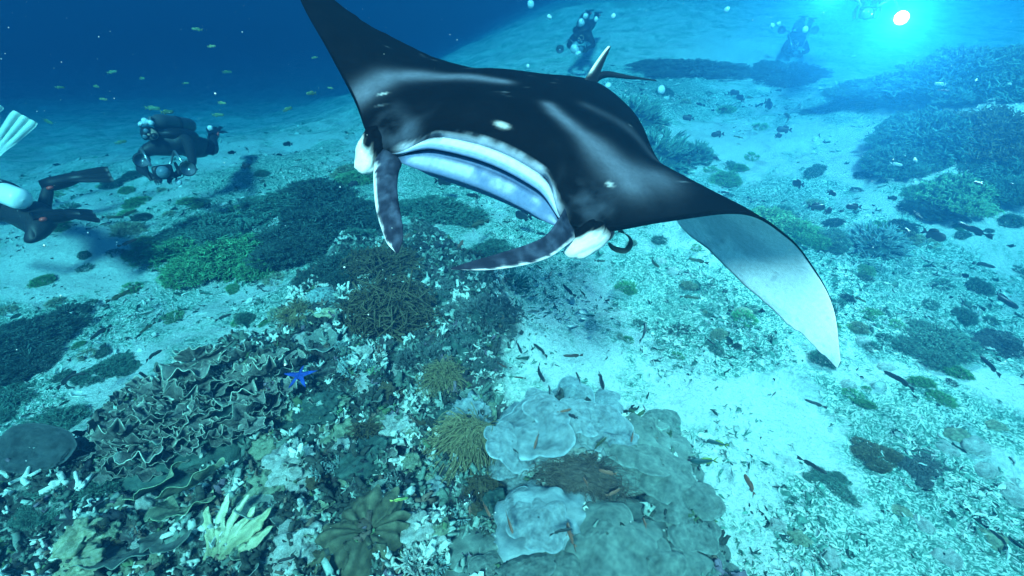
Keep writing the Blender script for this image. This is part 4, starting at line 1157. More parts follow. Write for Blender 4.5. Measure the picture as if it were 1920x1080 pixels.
# -- tufts that fringe the coral fields
def build_tufts():
    rs = np.random.default_rng(123)
    fields = [(0, 720, 310, 620, 62, "near the green soft coral mounds"), (1170, 1640, 130, 470, 34, "along the sand channel behind the manta"), (1640, 1920, 120, 460, 34, "on the reef slope below the dive lamps"),
              (1500, 1920, 490, 760, 30, "in the rubble beyond the manta's wing tip"), (0, 200, 560, 900, 16, "beside the smooth grey sponge slab"), (1150, 1450, 470, 690, 20, "in the rubble below the manta's wing")]
    pal = [('teal', "teal"), ('green', "green"), ('dark', "dark green"), ('lime', "light green"), ('lemon', "yellowish")]
    for (x0, x1, y0, y1, n, where) in fields:
        for _ in range(n):
            px, py = rs.uniform(x0, x1), rs.uniform(y0, y1)
            mt_, cn = pal[rs.choice(5, p=[.38, .18, .16, .13, .15])]
            lab = f"small {cn} soft coral tuft {where}"
            single("soft_coral", lab, px, py, rs.uniform(9, 26), (GR + TW)[rs.integers(0, 6)], mt_, (rs.uniform(.8, 1.4), 1, rs.uniform(.5, .9)), 0, (rs.normal(0, .15), rs.normal(0, .15), rs.uniform(0, 6.28)), group=lab.replace("tuft", "tufts"))
build_tufts()
# ------------------------------------------------------------------ fish
def fish_mesh(kind, bend=0.0):
    """one continuous fish, length 1 along +x (head), z up"""
    depth, width = {'slim': (.155, .10), 'damsel': (.40, .15), 'mid': (.25, .12), 'moon': (.26, .12), 'remora': (.085, .075)}[kind]
    n, k = 18, 12
    s = np.linspace(0, 1, n)                      # 0 snout, 1 tail root
    prof = np.clip((np.sin(np.pi * np.clip(s, 0, 1) ** .62)) ** .75, 0, 1) * (1 - .12 * s) + .12 * s + .02
    prof[0] = .06
    a = np.arange(k) * 2 * np.pi / k
    x = .5 - s * .80
    V = np.stack([np.repeat(x[:, None], k, 1), width / 2 * prof[:, None] * np.cos(a)[None], depth / 2 * prof[:, None] * np.sin(a)[None]], -1)
    mb = MB()
    sh = np.repeat(((1 - np.sin(a)) / 2)[None], n, 0)     # 1 on the belly
    c = np.stack([sh, np.repeat(s[:, None], k, 1), 0 * sh], -1).reshape(-1, 3)
    mb.add(V.reshape(-1, 3), [tuple(f) for f in grid_faces(n, k, True)] + [tuple(range(k))[::-1], tuple(range((n - 1) * k, n * k))], c)
    def fin(pts, th=.010):
        p = np.array([(q[0], 0, q[1]) for q in pts], float); m = len(p)
        V2 = np.concatenate([p + [0, th / 2, 0], p - [0, th / 2, 0]])
        F2 = [tuple(range(m)), tuple(range(m, 2 * m))[::-1]] + [(i, i + m, (i + 1) % m + m, (i + 1) % m) for i in range(m)]
        mb.add(V2, F2, (.2, 1.0, 1.0))
    h = depth / 2; t = depth * .07
    fork = {'slim': .03, 'damsel': .09, 'mid': .12, 'moon': .15, 'remora': .02}[kind]
    sp = {'slim': .075, 'damsel': .16, 'mid': .13, 'moon': .15, 'remora': .06}[kind]
    fin([(-.28, t), (-.38, sp * .8), (-.5, sp), (-.5 + fork, 0), (-.5, -sp), (-.38, -sp * .8), (-.28, -t)])
    fin([(.18, h * .75), (.08, h * 1.35), (-.08, h * 1.42), (-.24, h * .95), (-.25, h * .35), (.0, h * .6)])
    fin([(-.02, -h * .7), (-.10, -h * 1.35), (-.23, -h * .95), (-.24, -h * .35)])
    for sg in (-1, 1):
        p = np.array([(.17, sg * width * .42, -h * .1), (.03, sg * (width * .5 + .08), -h * .35), (.06, sg * (width * .5 + .03), -h * .6)])
        mb.add(np.concatenate([p, p + [0, 0, .006]]), [(0, 1, 2), (5, 4, 3), (0, 3, 4, 1), (1, 4, 5, 2), (2, 5, 3, 0)], (.3, .5, 1.0))
        e = np.array([.40, sg * width * .30, h * .18]); B, BF = ball(6, 8)
        mb.add((B * .018 + e).reshape(-1, 3), [tuple(f) for f in BF], (0, 0, .5))
    V = np.concatenate(mb.V)
    if bend:
        sx = .5 - V[:, 0]
        ang = bend * sx ** 1.5
        V = np.stack([V[:, 0] + (1 - np.cos(ang)) * sx * .5, V[:, 1] * np.cos(ang) + np.sin(ang) * sx * .5, V[:, 2]], -1)
    return mesh("fish_" + kind, V, mb.F, np.concatenate(mb.C))

def fish_mat(name, back, belly, fin, band=None, rough=.45):
    m, nt, b = new_mat(name)
    at = nt.nodes.new('ShaderNodeAttribute'); at.attribute_name = 'Col'
    sep = nt.nodes.new('ShaderNodeSeparateColor'); nt.links.new(at.outputs['Color'], sep.inputs[0])
    c = mixc(nt, ramp_n(nt, sep.outputs[0], [(.35, (0,) * 3), (.85, (1,) * 3)]), back, belly)
    if band: c = mixc(nt, ramp_n(nt, sep.outputs[1], [(.42, (0,) * 3), (.48, (1,) * 3)]), c, band)
    c = mixc(nt, ramp_n(nt, sep.outputs[2], [(.8, (0,) * 3), (.95, (1,) * 3)]), c, fin)
    c = mixc(nt, ramp_n(nt, sep.outputs[2], [(.3, (0,) * 3), (.5, (1,) * 3), (.55, (1,) * 3), (.7, (0,) * 3)]), c, (.01, .01, .01))
    co = nt.nodes.new('ShaderNodeTexCoord').outputs['Object']
    f = noise_n(nt, co, 30, 3)
    c = mixc(nt, 1.0, c, ramp_n(nt, f, [(.3, (.75,) * 3), (.7, (1.1,) * 3)]), 'MULTIPLY')
    nt.links.new(c, b.inputs['Base Color'])
    b.inputs['Roughness'].default_value = rough; b.inputs['Specular IOR Level'].default_value = .35
    bump_n(nt, f, .3, .004, b)
    return m
FM = {
 'W': ('slim', fish_mat("dark_wrasse_skin", (.02, .028, .028), (.06, .07, .06), (.02, .03, .03))),
 'K': ('slim', fish_mat("olive_wrasse_skin", (.06, .075, .035), (.14, .15, .08), (.05, .06, .03))),
 'R': ('slim', fish_mat("red_brown_wrasse_skin", (.10, .05, .035), (.20, .12, .08), (.10, .05, .03))),
 'D': ('damsel', fish_mat("dark_damselfish_skin", (.018, .022, .026), (.04, .05, .05), (.018, .02, .024))),
 'O': ('mid', fish_mat("orange_anthias_skin", (.24, .10, .06), (.34, .18, .13), (.25, .11, .07))),
 'Y': ('mid', fish_mat("yellow_green_fish_skin", (.12, .20, .08), (.30, .38, .24), (.22, .26, .10))),
 'L': ('mid', fish_mat("pale_fish_skin", (.40, .48, .46), (.75, .78, .74), (.5, .55, .5))),
 'M': ('moon', fish_mat("green_moon_wrasse_skin", (.02, .06, .06), (.05, .11, .09), (.22, .28, .06))),
 'S': ('mid', fish_mat("striped_fish_skin", (.012, .014, .016), (.75, .78, .72), (.02, .02, .02))),
 'B': ('slim', fish_mat("lemon_fish_skin", (.10, .22, .05), (.72, .75, .20), (.6, .6, .15), rough=.4))}
FISHM = {}
FN = {'W': ("wrasse", "slim dark wrasse swimming low over the sand and rubble", "slim dark wrasses"), 'K': ("wrasse", "slim olive wrasse swimming over the reef and rubble", "olive wrasses"),
      'R': ("wrasse", "slim red-brown wrasse swimming over pale sand", "red-brown wrasses"),
      'D': ("damselfish", "dark oval damselfish hovering over the seabed", "dark damselfish"), 'O': ("anthias", "small orange fish swimming close over the corals", "small orange fish"),
      'Y': ("reef_fish", "small yellow-green fish swimming in the hazy blue water", "yellow-green fish in the haze"), 'L': ("reef_fish", "small pale fish near the reef slope and sand", "small pale fish"),
      'M': ("wrasse", "dark green wrasse with yellow tail over sand beside the shelf coral", "dark green wrasses with yellow tails"),
      'S': ("reef_fish", "black and white striped fish below the cup coral", None), 'B': ("reef_fish", "bright yellow-green slim fish above the olive rosette", None)}
def fish_place(px, py):
    if 780 < px < 1060 and 320 < py < 480: return "under the manta's mouth"
    if px > 1250 and py < 460: return "over the sand channel behind the manta" if px < 1640 else "by the reef slope below the dive lamps"
    if px < 700 and py < 330: return "in the blue water around the leaning diver"
    if px < 700 and py < 530: return "near the green soft coral mounds"
    if px < 440 and py < 900: return "over the sand beside the cabbage coral"
    if 900 < px < 1150 and 600 < py < 750: return "over the sand beside the branching coral bush"
    if 980 < px < 1350 and 480 <= py <= 660: return "over the rubble below the manta's wing"
    if 860 < px < 1260 and py >= 750: return "over the foreground shelf corals"
    if 1260 <= px < 1480 and py >= 740: return "over sand beside the green-grey shelf coral"
    if px >= 1340: return "over the rubble beyond the manta's wing tip"
    return "over the reef flat"
def put_fish(kind, px, py, lp, th, frac=.88, bend=0.0, label=None, group=None, d=None, pitch=None):
    shape, mt_ = FM[kind]
    bk = round(bend, 1)
    if (kind, bk) not in FISHM:
        FISHM[(kind, bk)] = fish_mesh(shape, bk); FISHM[(kind, bk)].materials.append(mt_)
    if d is None: d = max(.9, depth_at(px, py) * frac)
    loc = P(px, py, d)
    t = math.radians(th)
    az = math.atan2(math.sin(t) / .62, math.cos(t))
    pr = math.hypot(math.cos(az), math.sin(az) * .62)
    L = lp / 960.0 * d / max(pr, .6)
    name, lab, grp = FN[kind]
    o = link(name, FISHM[(kind, bk)], None, None, loc, (random.uniform(-.15, .15), random.uniform(-.2, .2) if pitch is None else pitch, az), L)
    if grp:
        look = lab.split(' swimming')[0].split(' hovering')[0].split(' near')[0].split(' over')[0]
        lab = look + " " + fish_place(px, py); grp = lab
    return tag(o, lab, "fish", grp)
FISH = [
 ('W', 973, 651, 30, 110), ('W', 1016, 656, 36, 150), ('R', 1076, 668, 40, 178), ('W', 1007, 697, 44, 128), ('R', 975, 708, 24, 175), ('W', 1087, 710, 24, 120), ('D', 1127, 713, 26, 100),
 ('W', 1033, 735, 22, 108), ('W', 1046, 735, 26, 62), ('R', 940, 685, 24, 160), ('W', 1065, 545, 28, 125), ('W', 1033, 518, 22, 80), ('W', 1022, 545, 22, 92), ('K', 1096, 552, 20, 120), ('W', 1040, 575, 18, 88),
 ('K', 1222, 492, 32, 125), ('K', 1310, 489, 38, 172), ('W', 1210, 624, 36, 72), ('K', 1292, 556, 34, 165), ('K', 1125, 490, 22, 10), ('W', 1530, 757, 36, 160), ('W', 1008, 500, 18, 150),
 ('M', 1346, 830, 40, 170), ('M', 1322, 866, 52, 172), ('W', 1522, 872, 44, 140), ('O', 1408, 910, 30, 108), ('O', 1140, 887, 34, 160), ('O', 1186, 816, 24, 60), ('O', 1211, 984, 20, 100), ('O', 1068, 1005, 36, 95),
 ('O', 955, 980, 32, 115), ('W', 963, 842, 28, 172), ('W', 980, 806, 16, 120), ('O', 1006, 826, 24, 65), ('K', 1120, 832, 46, 28), ('D', 1074, 781, 18, 150), ('O', 1130, 768, 18, 150), ('O', 1058, 772, 28, 15),
 ('W', 1050, 994, 48, 5), ('O', 912, 955, 26, 130), ('O', 1150, 925, 30, 20), ('O', 880, 960, 18, 90), ('O', 950, 795, 16, 40), ('O', 1100, 905, 20, 120),
 ('W', 125, 712, 32, 92), ('W', 187, 622, 28, 70), ('W', 285, 666, 28, 66), ('K', 225, 556, 30, 75), ('K', 277, 614, 24, 55), ('R', 240, 456, 26, 48), ('W', 418, 594, 28, 20), ('W', 150, 700, 30, 25), ('W', 152, 858, 26, 20), ('W', 122, 856, 26, 110),
 ('D', 830, 340, 34, 172), ('W', 893, 367, 42, 160), ('D', 981, 405, 34, 150), ('K', 897, 418, 38, 58), ('O', 865, 458, 24, 85), ('W', 1018, 438, 26, 165), ('K', 1000, 458, 20, 30), ('L', 890, 434, 20, 110),
 ('D', 661, 345, 20, 20), ('D', 540, 270, 16, 30), ('D', 460, 312, 16, 30), ('K', 465, 280, 20, 150), ('D', 435, 286, 14, 20), ('W', 452, 388, 20, 175), ('K', 560, 300, 14, 10), ('D', 497, 346, 14, 120), ('K', 240, 400, 24, 40), ('K', 210, 408, 26, 40),
 ('Y', 370, 55, 18, 15), ('Y', 396, 87, 16, 10), ('Y', 210, 135, 18, 8), ('Y', 266, 147, 16, 165), ('Y', 182, 162, 18, 170), ('Y', 425, 135, 16, 30), ('Y', 194, 186, 16, 0), ('Y', 285, 203, 26, 15), ('Y', 312, 210, 20, 40),
 ('Y', 90, 228, 26, 165), ('Y', 226, 267, 18, 30), ('Y', 538, 205, 18, 35), ('Y', 584, 175, 18, 45), ('Y', 408, 216, 22, 10), ('Y', 384, 268, 22, 18), ('Y', 350, 268, 24, 120), ('Y', 415, 193, 18, 0), ('Y', 348, 156, 12, 10), ('Y', 620, 165, 12, 0), ('Y', 112, 164, 12, 40), ('Y', 306, 316, 18, 20), ('Y', 590, 108, 12, 15),
 ('D', 1291, 221, 22, 170), ('D', 1346, 252, 22, 160), ('D', 1375, 174, 20, 160), ('D', 1390, 184, 18, 130), ('K', 1404, 182, 18, 0), ('D', 1440, 195, 22, 90), ('D', 1456, 132, 22, 10), ('D', 1469, 160, 16, 130), ('K', 1358, 205, 18, 90),
 ('D', 1471, 243, 26, 165), ('D', 1458, 254, 20, 10), ('K', 1416, 236, 16, 35), ('K', 1384, 257, 16, 160), ('K', 1482, 220, 30, 92), ('D', 1291, 303, 12, 100), ('D', 1343, 297, 12, 150), ('D', 1495, 345, 20, 95), ('D', 1530, 388, 30, 170), ('D', 1554, 396, 26, 30),
 ('D', 1601, 388, 22, 150), ('D', 1559, 362, 14, 120), ('D', 1577, 396, 10, 0), ('D', 1675, 374, 18, 25), ('D', 1750, 440, 32, 140), ('W', 1823, 432, 44, 88), ('W', 1707, 436, 26, 80), ('W', 1722, 405, 26, 70), ('W', 1358, 361, 24, 15), ('W', 1311, 196, 18, 95), ('D', 1337, 207, 8, 0),
 ('L', 1764, 158, 16, 130), ('L', 1834, 200, 22, 20), ('L', 1680, 308, 18, 150), ('L', 1718, 344, 22, 20), ('L', 1830, 150, 14, 30), ('L', 1716, 300, 14, 60), ('L', 1894, 157, 12, 15), ('R', 1842, 345, 26, 88), ('R', 1770, 170, 14, 120), ('R', 1900, 345, 14, 60), ('L', 1600, 105, 12, 0),
 ('W', 1876, 560, 44, 100), ('W', 1857, 686, 34, 85), ('W', 1690, 712, 46, 130), ('W', 1842, 495, 40, 165), ('W', 1880, 1010, 30, 120), ('W', 1450, 740, 18, 30), ('W', 1330, 640, 20, 150), ('W', 1610, 40, 12, 40),
 ('D', 1800, 880, 18, 20), ('K', 1610, 560, 22, 150), ('B', 748, 938, 34, 12), ('S', 532, 1050, 40, 8)]
for i, f in enumerate(FISH):
    k, px, py, lp, th = f
    d = None
    if k == 'Y': d = random.uniform(5.5, 8.0) if py < 330 else None
    fr = .80 if (px > 1200 and py < 460) else .90
    put_fish(k, px, py, lp, th + (0 if i % 3 else 180), fr, [0, .4, -.4, .7][i % 4] if k in 'WKR' else [0, .3, -.3][i % 3], d=d)

# sucker fish travelling with the manta
def build_remora(name_label, path, rad, colour):
    pk = np.array([P(*p) for p in path]); s = np.linspace(0, 1, 30)
    c = spline(np.linspace(0, 1, len(pk)), pk, s)
    r = rad * np.clip(np.sin(np.pi * np.clip(s * .93 + .05, 0, 1) ** .7), .1, 1)
    V, F = tube(c, r, 10)
    mb = MB(); mb.add(V, F, colour)
    t = c[-1] - c[-4]; t /= np.linalg.norm(t); up = np.array([0, 0, 1.0]); th = np.cross(t, up) * .002
    tail = np.array([c[-2] + up * rad * .3, c[-1] + t * rad * 2.4 + up * rad * 1.3, c[-1] + t * rad * 1.8, c[-1] + t * rad * 2.4 - up * rad * 1.3, c[-2] - up * rad * .3])
    mb.add(np.concatenate([tail + th, tail - th]), [tuple(range(5)), tuple(range(5, 10))[::-1]] + [(i, i + 5, (i + 1) % 5 + 5, (i + 1) % 5) for i in range(5)], colour)
    for (i0, hh) in ((14, 1.7), (16, -1.6)):
        q = np.array([c[i0 - 4], c[i0] + up * rad * hh, c[i0 + 5] + up * rad * hh * .6, c[i0 + 6]])
        mb.add(np.concatenate([q + th, q - th]), [(0, 1, 2, 3), (7, 6, 5, 4)] + [(i, i + 4, (i + 1) % 4 + 4, (i + 1) % 4) for i in range(4)], colour)
    org = c[15]
    me = mesh("remora", np.concatenate(mb.V) - org, mb.F, np.concatenate(mb.C)); 
    o = link("remora", me, REMO, None, org)
    tag(o, name_label, "fish")
REMO = vcol_mat("remora_skin", .5, .3, 20, .4)
build_remora("dark slender fish curled into a hook below the manta's pale brow", [(1141, 456, 1.86), (1152, 466, 1.88), (1172, 470, 1.92), (1183, 458, 1.96), (1180, 445, 1.98), (1168, 435, 2.0)], .011, (.06, .065, .05))
build_remora("thin grey sucker fish clinging to the manta's dark wing", [(1236, 352, 1.72), (1246, 366, 1.72), (1256, 378, 1.70), (1266, 386, 1.69)], .007, (.07, .07, .065))
# ------------------------------------------------------------------ divers
MAT_SUIT = plain_mat("black_wetsuit", (.014, .015, .017), .55, 0, .5, 30, .35)
MAT_BLACK = plain_mat("black_rubber", (.010, .011, .013), .5, 0, .3, 30, .3)
MAT_TANKW = plain_mat("white_tank_paint", (.80, .82, .80), .35, 0, .08, 8, .5)
MAT_TANKG = plain_mat("grey_tank_metal", (.07, .075, .08), .35, .3, .2, 8, .5)
MAT_FINW = plain_mat("white_fin_rubber", (.72, .76, .66), .45, 0, .15, 12, .5)
MAT_SKIN = plain_mat("skin", (.46, .30, .22), .6, 0, .15, 20, .3)
MAT_RED = plain_mat("red_buckle", (.55, .06, .04), .4)
MAT_YEL = plain_mat("yellow_strap", (.45, .42, .08), .5)
MAT_SILVER = plain_mat("silver_metal", (.35, .37, .38), .3, .8, .1)
MAT_GLASS = plain_mat("mask_glass", (.10, .16, .19), .08, 0, .1, 10, 1.0)
def skin_mesh(joints, edges, radii, root=0, sub=2):
    me = bpy.data.meshes.new("body"); me.from_pydata([tuple(map(float, j)) for j in joints], edges, [])
    o = bpy.data.objects.new("tmp", me); COL.objects.link(o)
    o.modifiers.new("skin", 'SKIN')
    for i, r in enumerate(radii): me.skin_vertices[0].data[i].radius = (r, r) if np.isscalar(r) else r
    me.skin_vertices[0].data[root].use_root = True
    o.modifiers[0].use_smooth_shade = True
    sm = o.modifiers.new("sub", 'SUBSURF'); sm.levels = sub; sm.render_levels = sub
    dg = bpy.context.evaluated_depsgraph_get(); dg.update()
    ev = o.evaluated_get(dg)
    out = bpy.data.meshes.new_from_object(ev)
    V = np.zeros(len(out.vertices) * 3); out.vertices.foreach_get('co', V)
    F = [tuple(p.vertices) for p in out.polygons]
    bpy.data.objects.remove(o); bpy.data.meshes.remove(me); bpy.data.meshes.remove(out)
    return V.reshape(-1, 3), F
def unit(v): v = np.asarray(v, float); return v / (np.linalg.norm(v) + 1e-9)

def diver(label, J, tank_mat, fin_mats, back=(0, 0, 1), group=None, slide=0.0):
    """J: joints in world space"""
    org = np.array(J['pelvis'])
    K = {k: np.array(v) - org for k, v in J.items()}
    names = ['pelvis', 'waist', 'chest', 'neck', 'head', 'crown']
    K.setdefault('waist', K['pelvis'] * .5 + K['chest'] * .5)
    K.setdefault('crown', K['head'] + unit(K['head'] - K['neck']) * .10)
    pts = [K[n] for n in names]; rad = [.135, .13, .155, .065, .098, .07]; ed = [(0, 1), (1, 2), (2, 3), (3, 4), (4, 5)]
    fing = []
    for s in 'ab':
        i = len(pts)
        pts += [K['sh' + s], K['el' + s], K['wr' + s], K['wr' + s] + unit(K['wr' + s] - K['el' + s]) * .07]
        rad += [.075, .05, .036, (.038, .022)]; ed += [(2, i), (i, i + 1), (i + 1, i + 2), (i + 2, i + 3)]
        fing.append((K['wr' + s], K['el' + s]))
    for s in 'ab':
        i = len(pts)
        pts += [K['hi' + s], K['kn' + s], K['an' + s]]; rad += [.10, .066, .045]; ed += [(0, i), (i, i + 1), (i + 1, i + 2)]
    V, F = skin_mesh(pts, ed, rad)
    mb = MB(); mb.add(V, F)
    for (w, e) in fing:      # gloved hand: four curled fingers and a thumb leaving the side of the palm
        d = unit(w - e); side = unit(np.cross(d, [0, 0, 1.0])); dn = unit(np.cross(side, d))
        for q, (off, ln) in enumerate(((-.028, .062), (-.010, .074), (.010, .070), (.027, .054))):
            b0 = w + d * .085 + side * off
            pth = np.array([b0, b0 + d * ln * .5 + dn * -.008, b0 + d * ln * .8 - dn * .028, b0 + d * ln * .75 - dn * .05])
            mb.add(*tube(pth, np.array([.010, .0095, .009, .007]), 6))
        b0 = w + d * .035 - side * .034
        mb.add(*tube(np.array([b0, b0 + d * .03 - side * .022 - dn * .012, b0 + d * .055 - side * .02 - dn * .032]), np.array([.012, .011, .008]), 6))
    root = empty("person", org, label, "person", group)
    link("body", mesh("body", np.concatenate(mb.V), mb.F), MAT_SUIT, root)
    # face, mask, regulator
    f = unit(K['face']) if 'face' in K else unit(K['head'] - K['neck'])
    f = unit(np.array(J['face']) - np.array(J['head'])); h = K['head']; up = unit(K['crown'] - h * 1.0); up = unit(up - f * (up @ f)); sd_ = np.cross(f, up)
    def ell(c, ax, n=10, m=14):
        B, BF = ball(n, m); return (c + B[..., :1] * sd_ * ax[0] + B[..., 1:2] * f * ax[1] + B[..., 2:] * up * ax[2]).reshape(-1, 3), [tuple(q) for q in BF]
    def part(name, VF, mat, par=root): return link(name, mesh(name, *VF), mat, par)
    face = MB(); face.add(*ell(h + f * .045 - up * .012, (.068, .058, .085)))
    face.add(*ell(h + f * .108 - up * .005, (.014, .020, .022), 8, 10)); face.add(*ell(h + f * .088 - up * .055, (.026, .016, .010), 8, 10))
    link("face", face.mesh("face"), MAT_SKIN, root)
    mk = part("mask", ell(h + f * .088 + up * .024, (.080, .038, .044)), MAT_BLACK)
    for s in (-1, 1): part("lens", ell(h + f * .112 + up * .026 + sd_ * .033 * s, (.029, .018, .028), 8, 12), MAT_GLASS, mk)
    rg = part("regulator", ell(h + f * .125 - up * .06, (.038, .034, .032)), MAT_BLACK)
    # tank on the back
    bk = unit(back); ax = unit(K['chest'] - K['waist'])
    bk = unit(bk - ax * (bk @ ax))
    c0 = K['waist'] * .7 + K['pelvis'] * .3 + bk * .235 - ax * (.10 + slide)
    s = np.array([-.012, -.010, 0, .02, .06, .5, .56, .60, .62, .66]); rr = np.array([.004, .03, .06, .085, .092, .092, .082, .05, .022, .022])
    tk = part("tank", tube(c0[None] + ax[None] * s[:, None], rr, 18), tank_mat)
    part("valve", tube(np.array([c0 + ax * .66 - sd_ * .05, c0 + ax * .66, c0 + ax * .66 + sd_ * .05]), np.array([.018, .022, .018]), 8), MAT_SILVER, tk)
    part("tank_strap", tube(np.array([c0 + ax * .25, c0 + ax * .29]), np.array([.097, .097]), 18), MAT_BLACK, tk)
    B, BF = ball(14, 18)
    bc = K['waist'] * .35 + K['chest'] * .65 + bk * .10
    sdb = np.cross(ax, bk)
    q = bc + (np.sign(B[..., :1]) * np.abs(B[..., :1]) ** .7) * sdb * .20 + B[..., 1:2] * bk * .085 + (np.sign(B[..., 2:]) * np.abs(B[..., 2:]) ** .7) * ax * .27
    part("buoyancy_vest", (q.reshape(-1, 3), [tuple(x) for x in BF]), MAT_BLACK)
    hs = np.linspace(0, 1, 14)
    p0, p1 = c0 + ax * .66 + sdb * .05, h + f * .13 - up * .06
    mid = (p0 + p1) / 2 + sdb * .26 + bk * .06
    part("hose", tube(np.array([(1 - t) ** 2 * p0 + 2 * t * (1 - t) * mid + t * t * p1 for t in hs]), np.full(14, .012), 7), MAT_BLACK)
    # fins
    for s, fm in zip('ab', fin_mats):
        a_, tip = K['an' + s], K['fin' + s]
        d = unit(tip - a_); L = np.linalg.norm(tip - a_)
        nrm = unit(np.array(J.get('finup' + s, (0, 0, 1.0)), float)); nrm = unit(nrm - d * (nrm @ d)); sw = np.cross(d, nrm)
        u_ = np.linspace(0, 1, 14); v_ = np.linspace(-1, 1, 15)
        wd = np.interp(u_, [0, .3, .45, .95, 1], [.05, .055, .07, .115, .105])
        U, Vv = np.meshgrid(u_, v_, indexing='ij')
        Pt = a_ + d * (U * L)[..., None] + sw * (Vv * wd[:, None])[..., None] + nrm * ((.012 * np.cos(Vv * 9) * sstep(.35, .6, U)) - .06 * U * U + .03)[..., None]
        Vf, Ff = solid_grid(Pt, .012)
        fo = link("fin", mesh("fin", Vf, Ff), fm, root)
        bt, bf = [], None
        ft = np.array([a_ - d * .06, a_ + d * .02, a_ + d * .14, a_ + d * .27])
        link("foot_pocket", mesh("foot_pocket", *tube(ft, np.array([.055, .068, .062, .03]), 12)), MAT_BLACK, fo)
        link("buckle", mesh("buckle", *ell(a_ + nrm * .02 + sw * .068, (.03, .03, .018), 8, 10)), MAT_RED, fo)
    return root

# diver kneeling over his camera near the green coral
d0 = 6.3
J1 = dict(pelvis=P(368, 272, 6.75), chest=P(322, 268, 6.35), neck=P(296, 252, 6.22), head=P(280, 250, 6.10), face=P(268, 262, 5.6),
          sha=P(270, 283, 6.25), ela=P(262, 318, 6.1), wra=P(286, 332, 5.95), shb=P(352, 262, 6.3), elb=P(362, 306, 6.05), wrb=P(332, 326, 5.9),
          hia=P(362, 284, 6.8), kna=P(385, 285, 7.15), ana=P(398, 262, 7.5), fina=P(402, 236, 7.95), hib=P(380, 272, 6.8), knb=P(402, 283, 7.1), anb=P(400, 255, 7.45), finb=P(412, 246, 7.95))
diver("diver in black wetsuit leaning over a camera rig near the green coral", J1, MAT_TANKG, (MAT_BLACK, MAT_BLACK), back=(0, .25, 1))
# diver swimming away, white tank, black fins with red buckles
J2 = dict(pelvis=P(70, 412, 4.55), chest=P(-16, 378, 4.75), neck=P(-56, 362, 4.85), head=P(-88, 352, 4.95), face=P(-138, 352, 5.2),
          sha=P(-23, 415, 4.6), ela=P(-68, 450, 4.5), wra=P(-118, 440, 4.6), shb=P(-28, 350, 4.95), elb=P(-78, 340, 5.2), wrb=P(-128, 350, 5.3),
          hia=P(77, 425, 4.45), kna=P(52, 452, 4.35), ana=P(76, 408, 4.45), fina=P(178, 400, 4.75), hib=P(87, 400, 4.6), knb=P(78, 408, 4.75), anb=P(92, 346, 4.85), finb=P(205, 322, 5.1),
          finupa=(0, -.4, 1), finupb=(0, -.7, 1))
diver("diver with white tank and black fins swimming away over the sand", J2, MAT_TANKW, (MAT_BLACK, MAT_BLACK), back=(.05, -.35, 1), slide=.20)
# diver whose white fin reaches into the view
J3 = dict(pelvis=P(-150, 330, 5.6), chest=P(-260, 350, 5.7), neck=P(-300, 350, 5.75), head=P(-330, 345, 5.8), face=P(-380, 345, 5.9), sha=P(-265, 380, 5.6), ela=P(-310, 400, 5.6), wra=P(-350, 390, 5.6),
          shb=P(-262, 325, 5.9), elb=P(-310, 320, 6.1), wrb=P(-350, 330, 6.1), hia=P(-145, 340, 5.5), kna=P(-90, 350, 5.4), ana=P(-30, 312, 5.5), fina=P(48, 218, 5.75),
          hib=P(-148, 322, 5.7), knb=P(-110, 300, 5.9), anb=P(-60, 250, 6.0), finb=P(-15, 190, 6.3), finupa=(.6, -.75, .25), finupb=(.6, -.75, .25))
diver("diver with long white fins kicking up behind the white-tank diver", J3, MAT_TANKG, (MAT_FINW, MAT_FINW))
# far divers in the haze
def far_diver(label, px, py, d, k=1.0, white=False):
    def q(dx, dy, dd): return P(px + dx * k, py + dy * k, d + dd)
    J = dict(pelvis=q(20, -38, .75), chest=q(4, -12, .35), neck=q(0, -2, .18), head=q(-2, 4, .05), face=q(-4, 10, -.5), sha=q(-26, 0, .3), ela=q(-38, 22, .1), wra=q(-18, 30, -.15),
             shb=q(26, -2, .3), elb=q(36, 20, .1), wrb=q(16, 30, -.15), hia=q(10, -42, .85), kna=q(16, -52, 1.3), ana=q(20, -70, 1.7), fina=q(24, -84, 2.2), hib=q(30, -42, .85), knb=q(38, -50, 1.3), anb=q(44, -64, 1.7), finb=q(50, -78, 2.2))
    diver(label, J, MAT_TANKW if white else MAT_TANKG, (MAT_BLACK, MAT_BLACK), back=(0, .5, 1))
far_diver("hazy diver hovering behind the manta's dorsal fin", 1090, 72, 11.0, .65, False)
far_diver("faint diver with camera arms above the far sand channel", 1492, 82, 11.5, .64)
far_diver("diver behind the two glaring video lamps", 1628, -34, 6.9, 1.1)

